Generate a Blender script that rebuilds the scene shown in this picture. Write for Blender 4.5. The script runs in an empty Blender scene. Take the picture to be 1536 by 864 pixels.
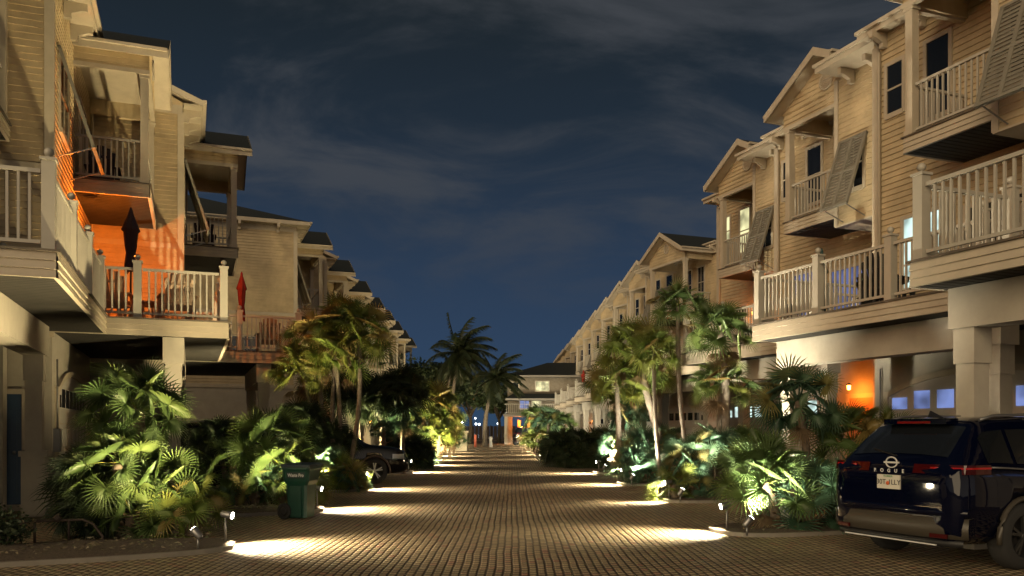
import bpy, math, random
from math import sin, cos, pi, radians as R, atan2, sqrt
from mathutils import Vector, Matrix
random.seed(7)
rnd = random.random
def U(a, b): return a + (b - a) * rnd()
scene = bpy.context.scene
COL = scene.collection
TH = R(21.1)

# ---------------------------------------------------------------- materials
MATS = {}
def nt(m):
    m.use_nodes = True
    return m.node_tree.nodes, m.node_tree.links
def pmat(name, col, rough=.6, metal=0., spec=.5, noise=0., nscale=4., bump=0., emit=None, estr=0., alpha=None, coat=0.):
    m = bpy.data.materials.new(name); n, l = nt(m)
    b = n['Principled BSDF']
    b.inputs['Base Color'].default_value = (*col, 1); b.inputs['Roughness'].default_value = rough
    b.inputs['Metallic'].default_value = metal; b.inputs['Specular IOR Level'].default_value = spec
    if coat: b.inputs['Coat Weight'].default_value = coat; b.inputs['Coat Roughness'].default_value = .05
    if emit: b.inputs['Emission Color'].default_value = (*emit, 1); b.inputs['Emission Strength'].default_value = estr
    if noise or bump:
        tc = n.new('ShaderNodeTexCoord'); nz = n.new('ShaderNodeTexNoise')
        nz.inputs['Scale'].default_value = nscale; nz.inputs['Detail'].default_value = 6; nz.inputs['Roughness'].default_value = .65
        l.new(tc.outputs['Object'], nz.inputs['Vector'])
        if noise:
            mp = n.new('ShaderNodeMapRange'); mp.inputs[1].default_value = .3; mp.inputs[2].default_value = .7
            mp.inputs[3].default_value = 1 - noise; mp.inputs[4].default_value = 1 + noise
            mx = n.new('ShaderNodeMix'); mx.data_type = 'RGBA'; mx.blend_type = 'MULTIPLY'; mx.inputs['Factor'].default_value = 1
            mx.inputs['A'].default_value = (*col, 1)
            l.new(nz.outputs['Fac'], mp.inputs[0]); l.new(mp.outputs[0], mx.inputs['B']); l.new(mx.outputs['Result'], b.inputs['Base Color'])
        if bump:
            bp = n.new('ShaderNodeBump'); bp.inputs['Strength'].default_value = bump; bp.inputs['Distance'].default_value = .02
            l.new(nz.outputs['Fac'], bp.inputs['Height']); l.new(bp.outputs[0], b.inputs['Normal'])
    MATS[name] = m
    return m
SIDING = pmat('siding', (.47, .375, .235), .55, noise=.22, nscale=1.3)
STUCCO = pmat('stucco', (.38, .345, .285), .75, noise=.10, nscale=2.5, bump=.25)
TRIM = pmat('trim', (.45, .39, .30), .5, noise=.10, nscale=3)
RAILW = pmat('rail_paint', (.40, .37, .31), .4, noise=.08, nscale=3)
ROOF = pmat('roof_shingle', (.011, .015, .015), .8, noise=.3, nscale=12, bump=.5)
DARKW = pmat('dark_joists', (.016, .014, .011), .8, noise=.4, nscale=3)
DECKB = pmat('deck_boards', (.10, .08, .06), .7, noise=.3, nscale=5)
SHUT = pmat('shutter_paint', (.19, .175, .14), .6, noise=.15, nscale=3)
GLASS = pmat('dark_glass', (.010, .012, .015), .06, spec=.8)
def panemat(name, col, s):
    m = pmat(name, (.05, .05, .05), .2, emit=col, estr=s); n, l = nt(m); b = n['Principled BSDF']
    tc = n.new('ShaderNodeTexCoord'); nz = n.new('ShaderNodeTexNoise'); nz.inputs['Scale'].default_value = 2.2; nz.inputs['Detail'].default_value = 1
    rp = n.new('ShaderNodeMapRange'); rp.inputs[1].default_value = .35; rp.inputs[2].default_value = .65; rp.inputs[3].default_value = s * .45; rp.inputs[4].default_value = s * 1.3
    l.new(tc.outputs['Object'], nz.inputs['Vector']); l.new(nz.outputs['Fac'], rp.inputs[0]); l.new(rp.outputs[0], b.inputs['Emission Strength'])
    return m
PANE_Y = panemat('lit_pane_warm', (.85, .80, .42), .75)
PANE_W = panemat('lit_pane_white', (.62, .85, .80), .9)
PANE_B = panemat('lit_pane_blue', (.26, .36, .80), .45)
PANE_BD = panemat('lit_pane_blue_dim', (.16, .22, .55), .35)
PANE_O = panemat('lit_pane_orange', (1., .28, .04), .9)
DOORB = pmat('blue_door', (.02, .055, .11), .4, noise=.1)
DOORW = pmat('garage_paint', (.47, .45, .41), .5, noise=.06, nscale=2)
DOORO = pmat('orange_door', (.55, .25, .10), .5)
BLACK = pmat('black_plastic', (.012, .012, .013), .5)
METAL = pmat('grey_metal', (.25, .25, .25), .4, metal=.8)
IRON = pmat('rusty_iron', (.035, .022, .016), .7, noise=.3, nscale=20)
WOODF = pmat('painted_chair', (.36, .25, .16), .5, noise=.15, nscale=6)
WHITEF = pmat('white_plastic', (.6, .6, .58), .4)
FABK = pmat('dark_canvas', (.030, .018, .025), .8, noise=.2)
FABR = pmat('red_canvas', (.30, .020, .012), .7, noise=.2)
def lampmat(name, c, s): return pmat(name, (.8, .8, .8), .3, emit=c, estr=s)
LENS = lampmat('lamp_lens', (1, .93, .78), 25)
LENSO = lampmat('orange_lens', (1, .35, .06), 12)
LENSW = lampmat('globe_lens', (.95, 1, .9), 16)

def leafmat(name, cols, rough=.42, trans=.35):
    m = bpy.data.materials.new(name); n, l = nt(m); b = n['Principled BSDF']
    ge = n.new('ShaderNodeNewGeometry'); cr = n.new('ShaderNodeValToRGB'); cr.color_ramp.interpolation = 'LINEAR'
    e = cr.color_ramp.elements
    e[0].position = 0; e[0].color = (*cols[0][1], 1); e[1].position = 1; e[1].color = (*cols[-1][1], 1)
    for p, c in cols[1:-1]:
        x = e.new(p); x.color = (*c, 1)
    l.new(ge.outputs['Random Per Island'], cr.inputs[0]); l.new(cr.outputs[0], b.inputs['Base Color'])
    b.inputs['Roughness'].default_value = rough
    tr = n.new('ShaderNodeBsdfTranslucent'); l.new(cr.outputs[0], tr.inputs['Color'])
    mx = n.new('ShaderNodeMixShader'); mx.inputs[0].default_value = trans
    l.new(b.outputs[0], mx.inputs[1]); l.new(tr.outputs[0], mx.inputs[2]); l.new(mx.outputs[0], n['Material Output'].inputs[0])
    MATS[name] = m; return m
LEAF = leafmat('fan_leaf_green', [(0, (.050, .090, .028)), (.45, (.095, .15, .045)), (.8, (.15, .20, .055)), (.93, (.15, .16, .03)), (1, (.22, .15, .05))])
LEAFC = leafmat('fan_leaf_cool', [(0, (.035, .085, .050)), (.5, (.07, .14, .08)), (.9, (.11, .17, .09)), (1, (.2, .18, .06))])
LEAFY = leafmat('fan_leaf_yellow', [(0, (.09, .14, .03)), (.4, (.15, .20, .04)), (.75, (.20, .22, .05)), (1, (.25, .20, .07))])
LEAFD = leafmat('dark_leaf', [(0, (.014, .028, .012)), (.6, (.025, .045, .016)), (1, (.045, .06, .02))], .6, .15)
DEAD = leafmat('dead_frond', [(0, (.14, .095, .05)), (.6, (.2, .14, .08)), (1, (.26, .19, .11))], .8, .2)
BARK = pmat('palm_bark', (.15, .115, .085), .9, noise=.45, nscale=14, bump=1.)
BARKL = pmat('pale_bark', (.15, .125, .10), .9, noise=.35, nscale=10, bump=.6)
BARKD = pmat('dark_bark', (.05, .04, .03), .9, noise=.3, nscale=8)

# ---------------------------------------------------------------- mesh builder
class MB:
    def __init__(s): s.v = []; s.f = []; s.mi = []; s.sm = []
    def face(s, pts, m=0, sm=False):
        i = len(s.v); s.v += [tuple(p) for p in pts]; s.f.append(tuple(range(i, i + len(pts)))); s.mi.append(m); s.sm.append(sm)
    def box(s, x0, y0, z0, x1, y1, z1, m=0):
        if x1 < x0: x0, x1 = x1, x0
        if y1 < y0: y0, y1 = y1, y0
        i = len(s.v)
        s.v += [(x0, y0, z0), (x1, y0, z0), (x1, y1, z0), (x0, y1, z0), (x0, y0, z1), (x1, y0, z1), (x1, y1, z1), (x0, y1, z1)]
        for q in ((3, 2, 1, 0), (4, 5, 6, 7), (0, 1, 5, 4), (1, 2, 6, 5), (2, 3, 7, 6), (3, 0, 4, 7)):
            s.f.append(tuple(i + k for k in q)); s.mi.append(m); s.sm.append(False)
    def bar(s, p, q, w, h, m=0, up=(0, 0, 1)):
        p = Vector(p); q = Vector(q); d = (q - p).normalized(); u = Vector(up)
        if abs(d.dot(u)) > .98: u = Vector((1, 0, 0))
        a = d.cross(u).normalized() * w / 2; b = a.cross(d).normalized() * h / 2
        i = len(s.v)
        for c in (p, q):
            for sa, sb in ((-1, -1), (1, -1), (1, 1), (-1, 1)): s.v.append(tuple(c + a * sa + b * sb))
        for k in ((0, 1, 2, 3), (7, 6, 5, 4), (0, 4, 5, 1), (1, 5, 6, 2), (2, 6, 7, 3), (3, 7, 4, 0)):
            s.f.append(tuple(i + j for j in k)); s.mi.append(m); s.sm.append(False)
    def tube(s, pts, rads, n=8, m=0, cap=True, sm=True):
        pts = [Vector(p) for p in pts]; rings = []
        for k, p in enumerate(pts):
            d = (pts[min(k + 1, len(pts) - 1)] - pts[max(k - 1, 0)]).normalized()
            u = Vector((0, 0, 1)) if abs(d.z) < .95 else Vector((1, 0, 0))
            a = d.cross(u).normalized(); b = d.cross(a).normalized(); i = len(s.v)
            for j in range(n):
                t = 2 * pi * j / n; s.v.append(tuple(p + (a * cos(t) + b * sin(t)) * rads[k]))
            rings.append(i)
        for k in range(len(rings) - 1):
            for j in range(n):
                s.f.append((rings[k] + j, rings[k] + (j + 1) % n, rings[k + 1] + (j + 1) % n, rings[k + 1] + j)); s.mi.append(m); s.sm.append(sm)
        if cap:
            s.f.append(tuple(rings[0] + j for j in range(n))[::-1]); s.mi.append(m); s.sm.append(False)
            s.f.append(tuple(rings[-1] + j for j in range(n))); s.mi.append(m); s.sm.append(False)
    def ball(s, c, r, m=0, n=8, k=6, sz=1.):
        pr = []
        pts = []
        for a in range(k + 1):
            t = pi * a / k; pts.append((c[0], c[1], c[2] - cos(t) * r * sz)); pr.append(max(sin(t) * r, .0005))
        s.tube(pts, pr, n, m)
    def grid(s, rows, m=0, sm=True, closed=False):
        i = len(s.v); nr = len(rows); nc = len(rows[0])
        for r_ in rows: s.v += [tuple(p) for p in r_]
        for a in range(nr - 1):
            for b in range(nc - (0 if closed else 1)):
                b2 = (b + 1) % nc
                s.f.append((i + a * nc + b, i + a * nc + b2, i + (a + 1) * nc + b2, i + (a + 1) * nc + b)); s.mi.append(m); s.sm.append(sm)
    def mesh(s, name, mats):
        me = bpy.data.meshes.new(name); me.from_pydata(s.v, [], s.f)
        for m in mats: me.materials.append(m)
        me.polygons.foreach_set('material_index', s.mi); me.polygons.foreach_set('use_smooth', s.sm); me.update()
        return me
    def build(s, name, mats, parent=None, loc=None):
        if not isinstance(mats, (list, tuple)): mats = [mats]
        o = bpy.data.objects.new(name, s.mesh(name, mats)); COL.objects.link(o); o.parent = parent
        if loc: o.location = loc
        return o
def tag(o, label=None, cat=None, group=None, kind=None):
    if label: o['label'] = label
    if cat: o['category'] = cat
    if group: o['group'] = group
    if kind: o['kind'] = kind
    return o
def empty(name, loc, rz=0, **k):
    o = bpy.data.objects.new(name, None); o.empty_display_size = .2; COL.objects.link(o); o.location = loc; o.rotation_euler = (0, 0, rz)
    return tag(o, **k)
KIDS = {}
def copy_tree(o, parent=None):
    c = o.copy(); COL.objects.link(c); c.parent = parent
    for ch in list(o.children): copy_tree(ch, c)
    return c
def W(n, d, z=0.): return Vector((cos(TH) * n - sin(TH) * d, sin(TH) * n + cos(TH) * d, z))
def px(x, Y, z=0.): return Vector(((x - 768) / 1250 * Y, Y, z))

# ---------------------------------------------------------------- siding and house pieces
LAP = .128
def siding(mb, org, u, nrm, z0, z1, f, m=0):
    """lapped boards: org + u*s , normal nrm, f(z)->(s0,s1)"""
    ox, oy = org; ux, uy = u; nx, ny = nrm; z = z0
    while z < z1 - .01:
        zt = min(z + LAP, z1); a0, a1 = f(z); b0, b1 = f(zt)
        def P(s, zz, o): return (ox + ux * s + nx * o, oy + uy * s + ny * o, zz)
        mb.face([P(a0, z, .030), P(a1, z, .030), P(b1, zt, .004), P(b0, zt, .004)], m)
        mb.face([P(a0, z, .0), P(a1, z, .0), P(a1, z, .030), P(a0, z, .030)], m)
        z = zt
def railing(p, q, z, parent, name='deck_railing', sp=.125, h=.97):
    mb = MB(); p = Vector((*p, z)); q = Vector((*q, z)); L = (q - p).length
    t = Vector((0, 0, h)); b = Vector((0, 0, .10))
    mb.bar(p + t, q + t, .065, .05); mb.bar(p + b, q + b, .04, .045)
    n = max(1, int(round(L / sp)))
    for k in range(1, n):
        c = p.lerp(q, k / n); mb.bar(c + b + Vector((0, 0, .024)), c + t - Vector((0, 0, .026)), .030, .030)
    return mb.build(name, RAILW, parent)
def post(x, y, z, parent, h=1.10):
    mb = MB(); w = .075
    mb.box(x - w, y - w, z, x + w, y + w, z + h); mb.box(x - w - .02, y - w - .02, z + h, x + w + .02, y + w + .02, z + h + .035)
    o = mb.build('deck_post', RAILW, parent)
    f = MB(); f.tube([(x, y, z + h + .035), (x, y, z + h + .07)], [.03, .028]); f.ball((x, y, z + h + .115), .058); f.build('finial', RAILW, o)
    return o
def column(x, y, parent, top=2.86, w=.135):
    mb = MB()
    mb.box(x - w, y - w, 1.16, x + w, y + w, top - .46); mb.box(x - w - .022, y - w - .022, top - .46, x + w + .022, y + w + .022, top)
    c = .05; mb.box(x - w - c, y - w - c, 0, x + w + c, y + w + c, 1.06); mb.box(x - w - c - .035, y - w - c - .035, 1.06, x + w + c + .035, y + w + c + .035, 1.16)
    return mb.build('column', STUCCO, parent)
def window(parent, face, c, z0, z1, w, pane, bars=(1, 1), name='window'):
    """face: '+x' window on plane x=c[0] centred y=c[1]; '-y' on plane y=c[1] centred x=c[0]"""
    def bx(mb, s0, o0, za, s1, o1, zb, m=0):
        if face == '+x': mb.box(c[0] + o0, c[1] + s0, za, c[0] + o1, c[1] + s1, zb, m)
        elif face == '-y': mb.box(c[0] + s0, c[1] - o0, za, c[0] + s1, c[1] - o1, zb, m)
        else: mb.box(c[0] + s0, c[1] + o0, za, c[0] + s1, c[1] + o1, zb, m)
    h = w / 2; t = .085; mb = MB()
    bx(mb, -h - t, .0, z0 - t, -h, .055, z1 + t); bx(mb, h, .0, z0 - t, h + t, .055, z1 + t)
    bx(mb, -h, .0, z1, h, .055, z1 + t); bx(mb, -h - .03, .0, z0 - t - .02, h + .03, .075, z0)
    for k in range(1, bars[0] + 1):
        x = -h + w * k / (bars[0] + 1); bx(mb, x - .012, .034, z0, x + .012, .046, z1)
    for k in range(1, bars[1] + 1):
        z = z0 + (z1 - z0) * k / (bars[1] + 1); tt = .02 if k == (bars[1] + 1) // 2 else .011; bx(mb, -h, .032, z - tt, h, .049, z + tt)
    o = mb.build(name, TRIM, parent)
    p = MB(); bx(p, -h, .0, z0, h, .030, z1); p.build('pane', pane, o)
    return o
ZD = 3.72   # deck floor
def fascia_laps(mb, p, q, nrm, z0, z1, n=3, m=0):
    e = (z1 - z0) / n; px_, py = p; qx, qy = q; nx, ny = nrm
    for k in range(n):
        a = z0 + k * e; b = a + e
        def P(x, y, z, o): return (x + nx * o, y + ny * o, z)
        mb.face([P(px_, py, a, .03), P(qx, qy, a, .03), P(qx, qy, b, .006), P(px_, py, b, .006)], m)
        mb.face([P(px_, py, a, 0), P(qx, qy, a, 0), P(qx, qy, a, .03), P(px_, py, a, .03)], m)
def slab(parent, x1, y0, y1, zb, zt, name, nl=3, xin=0.02):
    """wooden platform projecting from x=0 to x1"""
    mb = MB(); e = .03
    mb.box(xin, y0 + e, zt - .05, x1 - e, y1 - e, zt, 1)               # boards
    y = y0 + .1
    n = int((x1 - .1) / .4)
    for k in range(n + 1):
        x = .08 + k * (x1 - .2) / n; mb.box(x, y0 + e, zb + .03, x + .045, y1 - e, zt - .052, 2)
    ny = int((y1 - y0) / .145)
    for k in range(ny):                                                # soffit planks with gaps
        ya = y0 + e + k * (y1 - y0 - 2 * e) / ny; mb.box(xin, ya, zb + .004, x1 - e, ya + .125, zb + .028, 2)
    mb.box(xin, y0 + .006, zb, x1, y0 + e, zt); mb.box(xin, y1 - e, zb, x1, y1 - .006, zt); mb.box(x1 - e, y0 + e, zb, x1, y1 - e, zt)
    fascia_laps(mb, (xin, y0), (x1, y0), (0, -1), zb, zt, nl); fascia_laps(mb, (x1, y0), (x1, y1), (1, 0), zb, zt, nl); fascia_laps(mb, (x1, y1), (xin, y1), (0, 1), zb, zt, nl)
    mb.box(xin, y0 - .045, zt - .001, x1 + .045, y1 + .045, zt + .028, 1)
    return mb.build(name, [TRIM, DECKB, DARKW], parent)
def shutter(parent, x, y, w, z0, z1, jut):
    """top-hinged storm shutter swung out from the wall x"""
    mb = MB(); T = Vector((x + .05, 0, z1)); B = Vector((x + .05 + jut, 0, z0)); d = (B - T); 
    for yy in (y + .04, y + w / 2, y + w - .04): mb.bar(T + Vector((0, yy, 0)), B + Vector((0, yy, 0)), .08, .06, up=(1, 0, .3))
    for t in (.015, .5, .985):
        c = T + d * t; mb.bar(c + Vector((0, y, 0)), c + Vector((0, y + w, 0)), .06, .07, up=(1, 0, .3))
    n = 22
    for k in range(n):
        c = T + d * ((k + .5) / n); mb.bar(c + Vector((0, y + .05, 0)), c + Vector((0, y + w - .05, 0)), .012, d.length / n * 1.05, up=d.normalized() + Vector((.35, 0, 0)))
    o = mb.build('storm_shutter', SHUT, parent)
    for yy in (y + .1, y + w - .1):
        s_ = MB(); s_.bar((x + .02, yy, z0 - .22), (B.x, yy, z0 + .03), .02, .02); s_.build('strut', METAL, o)
def bracket(x, y, z, parent):
    mb = MB(); t = .055
    pr = [(0, 0), (0, -.34), (.14, -.34), (.14, -.24), (.34, -.16), (.44, -.16), (.44, 0)]
    a = [(x + p[0], y - t, z + p[1]) for p in pr]; b = [(x + p[0], y + t, z + p[1]) for p in pr]
    mb.face(a); mb.face(b[::-1])
    for k in range(len(pr)): j = (k + 1) % len(pr); mb.face([a[j], a[k], b[k], b[j]])
    return mb.build('eave_bracket', TRIM, parent)

def townhouse(n, d, flip, label, OV=.52, L=6.46, wall_a=3.0, porch=(3.0, 6.3), bump=None, gable=(2.95, 6.38), beam_in=1.05, hip=False,
              deck=(0.0, 6.40, 3.2), group=None, win=None, lit={}, ground='garage', simple=False, deckfar=True, garage_pane=None, deck_front=None):  # deck stretched towards the next unit to block lamp light leaking below
    o = empty('townhouse', W(n, d), TH + (pi if flip else 0), label=label, cat='townhouse', group=group)
    D = -9.5; EV = 10.5; J = 1.58; dx1 = deck[2]
    # walls: ground floor
    mb = MB(); mb.box(D, 0, 0, 0, L - .004, 3.42); mb.build('ground_floor_wall', STUCCO, o)
    # upper walls
    mb = MB(); mb.box(D + .03, .03, 3.42, -.03, L - .03, EV)
    siding(mb, (0, 0), (0, 1), (1, 0), 3.42, EV, lambda z: (0, L))
    xm = D / 2; sl = .40
    def gf(z):
        if z <= EV or hip: return (D, 0.)
        k = (z - EV) / sl; return (D + k, -k)
    ztop = EV + (0 if hip else -xm * sl - .05)
    siding(mb, (0, 0), (1, 0), (0, -1), 3.42, ztop, lambda z: gf(z))
    siding(mb, (0, L), (1, 0), (0, 1), 3.42, ztop if not hip else EV - xm * sl - .05, lambda z: (lambda k: (D + k, -k))(max(0, (z - EV) / sl)))
    mb.build('upper_wall', SIDING, o)
    t = MB(); e = .036
    for (cx, cy, sx, sy) in ((0, 0, 1, -1), (0, L, 1, 1)):
        xa, xb = (-.13, e); ya, yb = (cy - e, cy + .13) if sy < 0 else (cy - .13, cy + e)
        t.box(xa, ya, 3.45, xb, yb, EV - .3)
        t.build('trim_board', TRIM, o); t = MB()
    t.box(D, -.034, 6.46, .034, -.005, 6.60); t.box(D, -.036, 3.30, .036, -.004, 3.46)
    t.box(D, -.030, EV - .36, .0, -.004, EV - .12)
    t.build('trim_board', TRIM, o)
    # roof
    r = MB(); ov = OV; th = .16; zr = EV + .05
    y0 = -.16 if not hip else -.45; y1 = L + .1
    xe = ov; ze = zr - .0; xp = xm; zp = zr + (xe - xp) * sl
    xb = 2 * xm - xe
    if not hip:
        for (xa, za, xc, zc) in ((xe, ze, xp, zp), (xb, ze, xp, zp)):
            q = [(xa, y0, za), (xa, y1, za), (xc, y1, zc), (xc, y0, zc)]
            r.face(q if xa > xc else q[::-1], 0)
            ql = [(p[0], p[1], p[2] - th) for p in q]; r.face(ql[::-1] if xa > xc else ql, 1)
            r.face([q[0], q[3], ql[3], ql[0]], 1); r.face([q[1], ql[1], ql[2], q[2]], 1)
            r.face([q[0], ql[0], ql[1], q[1]], 1)
    else:
        hy = y0 + (xe - xp)
        hy = min(hy, y1)
        r.face([(xe, y0, ze), (xe, y1, ze), (xp, y1, zp), (xp, hy, zp)], 0)
        r.face([(xb, y1, ze), (xb, y0, ze), (xp, hy, zp), (xp, y1, zp)], 0)
        r.face([(xb, y0, ze), (xe, y0, ze), (xp, hy, zp)], 0)
        r.box(xb, y0, ze - th, xe, y0 + .04, ze - .002, 1)
        r.box(xb + .04, y0 + .04, ze - th, xe - .04, -.04, ze - th + .02, 1)
    r.box(xe - .005, y0, ze - th - .02, xe + .022, y1, ze + .012, 1)      # gutter board
    r.box(xe + .022, y0, ze - .06, xe + .10, y1, ze + .015, 1)
    r.box(.03, y0 + .05, EV - .10, xe - .006, y1, EV - .07, 1)           # soffit
    if bump:
        ga = (gable[0] + gable[1]) / 2 + .5; X1 = 2.36; X0 = .35
        A = [(X1, ga, ze), (X1, L + .1, ze), (X0 - 2, L + .1, ze + (X1 - X0 + 2) * sl), (X0 - 2, ga, ze + (X1 - X0 + 2) * sl)]
        r.face(A, 0); r.face([(p[0], p[1], p[2] - th) for p in A][::-1], 1)
        for q0, q1 in ((0, 3), (1, 2)): r.face([A[q0], A[q1], (A[q1][0], A[q1][1], A[q1][2] - th), (A[q0][0], A[q0][1], A[q0][2] - th)], 1)
        r.box(X1 - .005, ga, ze - th - .02, X1 + .022, L + .1, ze + .012, 1); r.box(X1 + .022, ga, ze - .06, X1 + .10, L + .1, ze + .015, 1)
        r.box(J - .05, ga, EV - .10, X1 - .006, L + .1, EV - .07, 1)
        for yb_ in (ga + .45, ga + 1.25, ga + 2.05): bracket(J + .01, yb_, EV - .10, o)
    r.build('roof', [ROOF, TRIM], o)
    ys = [.35 + k * 1.05 for k in range(int((wall_a - .2) / 1.05) + 1)]
    if gable[1] < L - .5: ys.append(L - .3)
    if not simple:
        for y in ys: bracket(.024, y, EV - .10, o)
        if hip:
            for x in (-.8, -2.4, -4.0, -5.6):
                bb = bracket(0, 0, 0, o); bb.rotation_euler = (0, 0, -pi / 2); bb.location = (x, -.024, EV - .10)
    # third floor balcony
    p0, p1 = porch; g0, g1 = gable
    slab(o, J, p0, p1, 6.90, 7.2, 'balcony_floor')
    w = .085
    posts = [(J - w - .02, p0 + w + .01)] + ([(J - w - .02, p1 - w - .01)] if not bump else [])
    if flip and bump: pass
    for (x, y) in posts:
        q = MB(); q.box(x - w, y - w, 7.232, x + w, y + w, 9.78); q.box(x - w - .02, y - w - .02, 7.232, x + w + .02, y + w + .02, 7.34); q.box(x - w - .025, y - w - .025, 9.66, x + w + .025, y + w + .025, 9.78)
        q.build('balcony_post', TRIM, o)
    xr = J - w - .02
    railing((xr, p0 + .2), (xr, p1 - (.2 if not bump else .02)), 7.23, o, 'balcony_railing')
    railing((.04, p0 + .095), (xr - .09, p0 + .095), 7.23, o, 'balcony_railing')
    if not bump: railing((.04, p1 - .095), (xr - .09, p1 - .095), 7.23, o, 'balcony_railing')
    # header band with lapped boards
    hb = MB(); zb, zt = 9.78, 10.22
    hb.box(.0, g0 + .03, zb, J - .03, g0 + .16, zt); hb.box(J - .16, g0 + .03, zb, J - .03, (p1 if bump else g1) - .03, zt)
    if not bump: hb.box(0, g1 - .16, zb, J - .03, g1 - .03, zt)
    siding(hb, (0, g0 + .03), (1, 0), (0, -1), zb, zt, lambda z: (0, J))
    siding(hb, (J - .03, 0), (0, 1), (1, 0), zb, zt, lambda z: (g0, p1 if bump else g1))
    hb.box(.03, g0 + .16, zt - .05, J - .16, g1 - .16, zt - .02, 1)
    hb.box(-.02, g0 - .012, zb - .05, J + .012, g0 + .10, zb + .05, 1); hb.box(J - .10, g0 + .1, zb - .05, J + .012, (p1 if bump else g1) + .0, zb + .05, 1)
    hb.build('porch_header', [SIDING, TRIM], o)
    if bump:
        b0, b1 = bump; bm = MB(); zz = 6.68
        bm.box(0, b0 + .02, zz + .01, J - .03, b1, EV - .1)
        siding(bm, (J - .03, 0), (0, 1), (1, 0), zz, EV - .12, lambda z: (b0, b1))
        siding(bm, (0, b0 + .02), (1, 0), (0, -1), 7.22, EV - .12, lambda z: (0, J - .03))
        siding(bm, (0, b1), (1, 0), (0, 1), zz, EV - .12, lambda z: (0, J - .03))
        bm.box(.02, b0, zz - .03, J + .01, b1 + .01, zz + .005, 1)
        bm.box(J - .12, b0 - .02, zz, J + .016, b0 + .11, EV - .14, 1)
        bm.box(J - .12, b1 - .10, zz, J + .014, b1 + .026, EV - .14, 1)
        bm.build('bay', [SIDING, TRIM], o)
        # lower return wall with flush second floor
        shutter(o, J - .03, b0 + .18, .92, 6.95, 8.75, .62)
        window(o, '+x', (J - .03, b0 + .64), 7.5, 8.65, .6, GLASS)
    else:
        shutter(o, .0, .45, 1.9, 7.15, 9.1, .62)
        window(o, '+x', (0, 1.4), 7.6, 9.05, 1.2, GLASS)
    # porch gable roof
    gr = MB(); gc = (g0 + g1) / 2; hw = (g1 - g0) / 2 + .28; gs = .55; x1 = J + .42; zE = 10.24
    zP = zE + hw * gs; tk = .15
    for s_ in (-1, 1):
        hwf, zEf = hw, zE
        if bump and s_ > 0: hw = .55; zE = zP - hw * gs
        A = (x1, gc + s_ * hw, zE); B = (-1.6, gc + s_ * hw, zE); C = (-1.6, gc, zP); E = (x1, gc, zP)
        q = [A, B, C, E] if s_ > 0 else [E, C, B, A]
        gr.face(q, 0); ql = [(p[0], p[1], p[2] - tk) for p in q]; gr.face(ql[::-1], 1)
        a, e2 = (x1, gc + s_ * hw, zE), (x1, gc, zP)
        rk = [(x1 + .002, a[1], a[2] + .015), (x1 + .002, e2[1], e2[2] + .015), (x1 + .002, e2[1], e2[2] - .2), (x1 + .002, a[1], a[2] - .2)]
        gr.face(rk if s_ < 0 else rk[::-1], 1)
        gr.face([(p[0] - .03, p[1], p[2]) for p in rk][::-1] if s_ < 0 else [(p[0] - .03, p[1], p[2]) for p in rk], 1)
        ye = gc + s_ * hw; gr.box(.05, min(ye, ye + s_ * .03), zE - .19, x1, max(ye, ye + s_ * .03), zE + .012, 1)
        gr.box(.05, min(ye + s_ * .03, ye + s_ * .10), zE - .05, x1 - .03, max(ye + s_ * .03, ye + s_ * .10), zE + .014, 1)
        hw, zE = hwf, zEf
    gr.build('porch_roof', [ROOF, TRIM], o)
    pd = MB(); zq = 10.20
    siding(pd, (J - .028, 0), (0, 1), (1, 0), zq, zP - .1, lambda z: (min(gc, gc - (hw) + (z - zE + .12) / gs), max(gc, gc + (hw) - (z - zE + .12) / gs)))
    pd.box(-1.5, gc - .5, zq + .1, J - .05, gc + .5, zE + .3)
    po = pd.build('gable', SIDING, o)
    vt = MB()
    ring = [(J + .012, gc + .22 * cos(t * pi / 8), 10.52 + .22 * sin(t * pi / 8)) for t in range(17)]
    vt.tube(ring, [.03] * 17, 6, 0); 
    for k in range(-3, 4):
        z = 10.52 + k * .05; hh = sqrt(max(.001, .2 ** 2 - (k * .05) ** 2)); vt.box(J - .02, gc - hh, z - .012, J + .012, gc + hh, z + .012)
    vt.build('round_vent', TRIM, po)
    # windows on the facade
    for (y, w_, za, zb_, key, bars) in (win or []):
        window(o, '+x', (0, y), za, zb_, w_, lit.get(key, GLASS), bars, 'window' if za > 4.2 or key == 'w' else 'glass_door')
    # deck
    dy0, dy1, _ = deck
    slab(o, dx1, dy0, dy1, 3.40, 3.72, 'deck_floor')
    zz = 3.748; xo = dx1 - .09
    side = [dy0 + .09 + k * (dy1 - dy0 - .18) / 3 for k in range(4)]
    fr = [xo - 1.62] if not flip else [xo - 1.62]
    for y in side: post(xo, y, zz, o)
    for k in range(3): railing((xo, side[k] + .09), (xo, side[k + 1] - .09), zz, o)
    for yy in (side[0], side[-1]):
        for x in fr: post(x, yy, zz, o)
        railing((fr[0] + .09, yy), (xo - .09, yy), zz, o); railing((.05, yy), (fr[0] - .09, yy), zz, o)
    # beam and columns below
    bx = dx1 - beam_in; ya, yb = dy0 + .12, (dy1 - .12 if flip else 5.55)
    bb = MB(); bb.box(bx - .2, ya, 2.86, bx + .2, yb, 3.395); bb.build('beam', STUCCO, o)
    column(bx, ya + .20, o); column(bx, yb - .20, o)
    dp = MB(); yp = .22 if flip else L - .2; dp.tube([(.42, yp, EV - .1), (.10, yp, EV - .35), (.075, yp, EV - .5), (.075, yp, 3.78)], [.035] * 4, 8)
    dp.build('downpipe', TRIM, o)
    mt = MB(); mt.box(.0, .12, 1.1, .12, .34, 1.55); mt.tube([(.06, .23, 1.55), (.06, .23, 2.9)], [.018, .018], 6); mt.build('meter_box', METAL, o)
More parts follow.
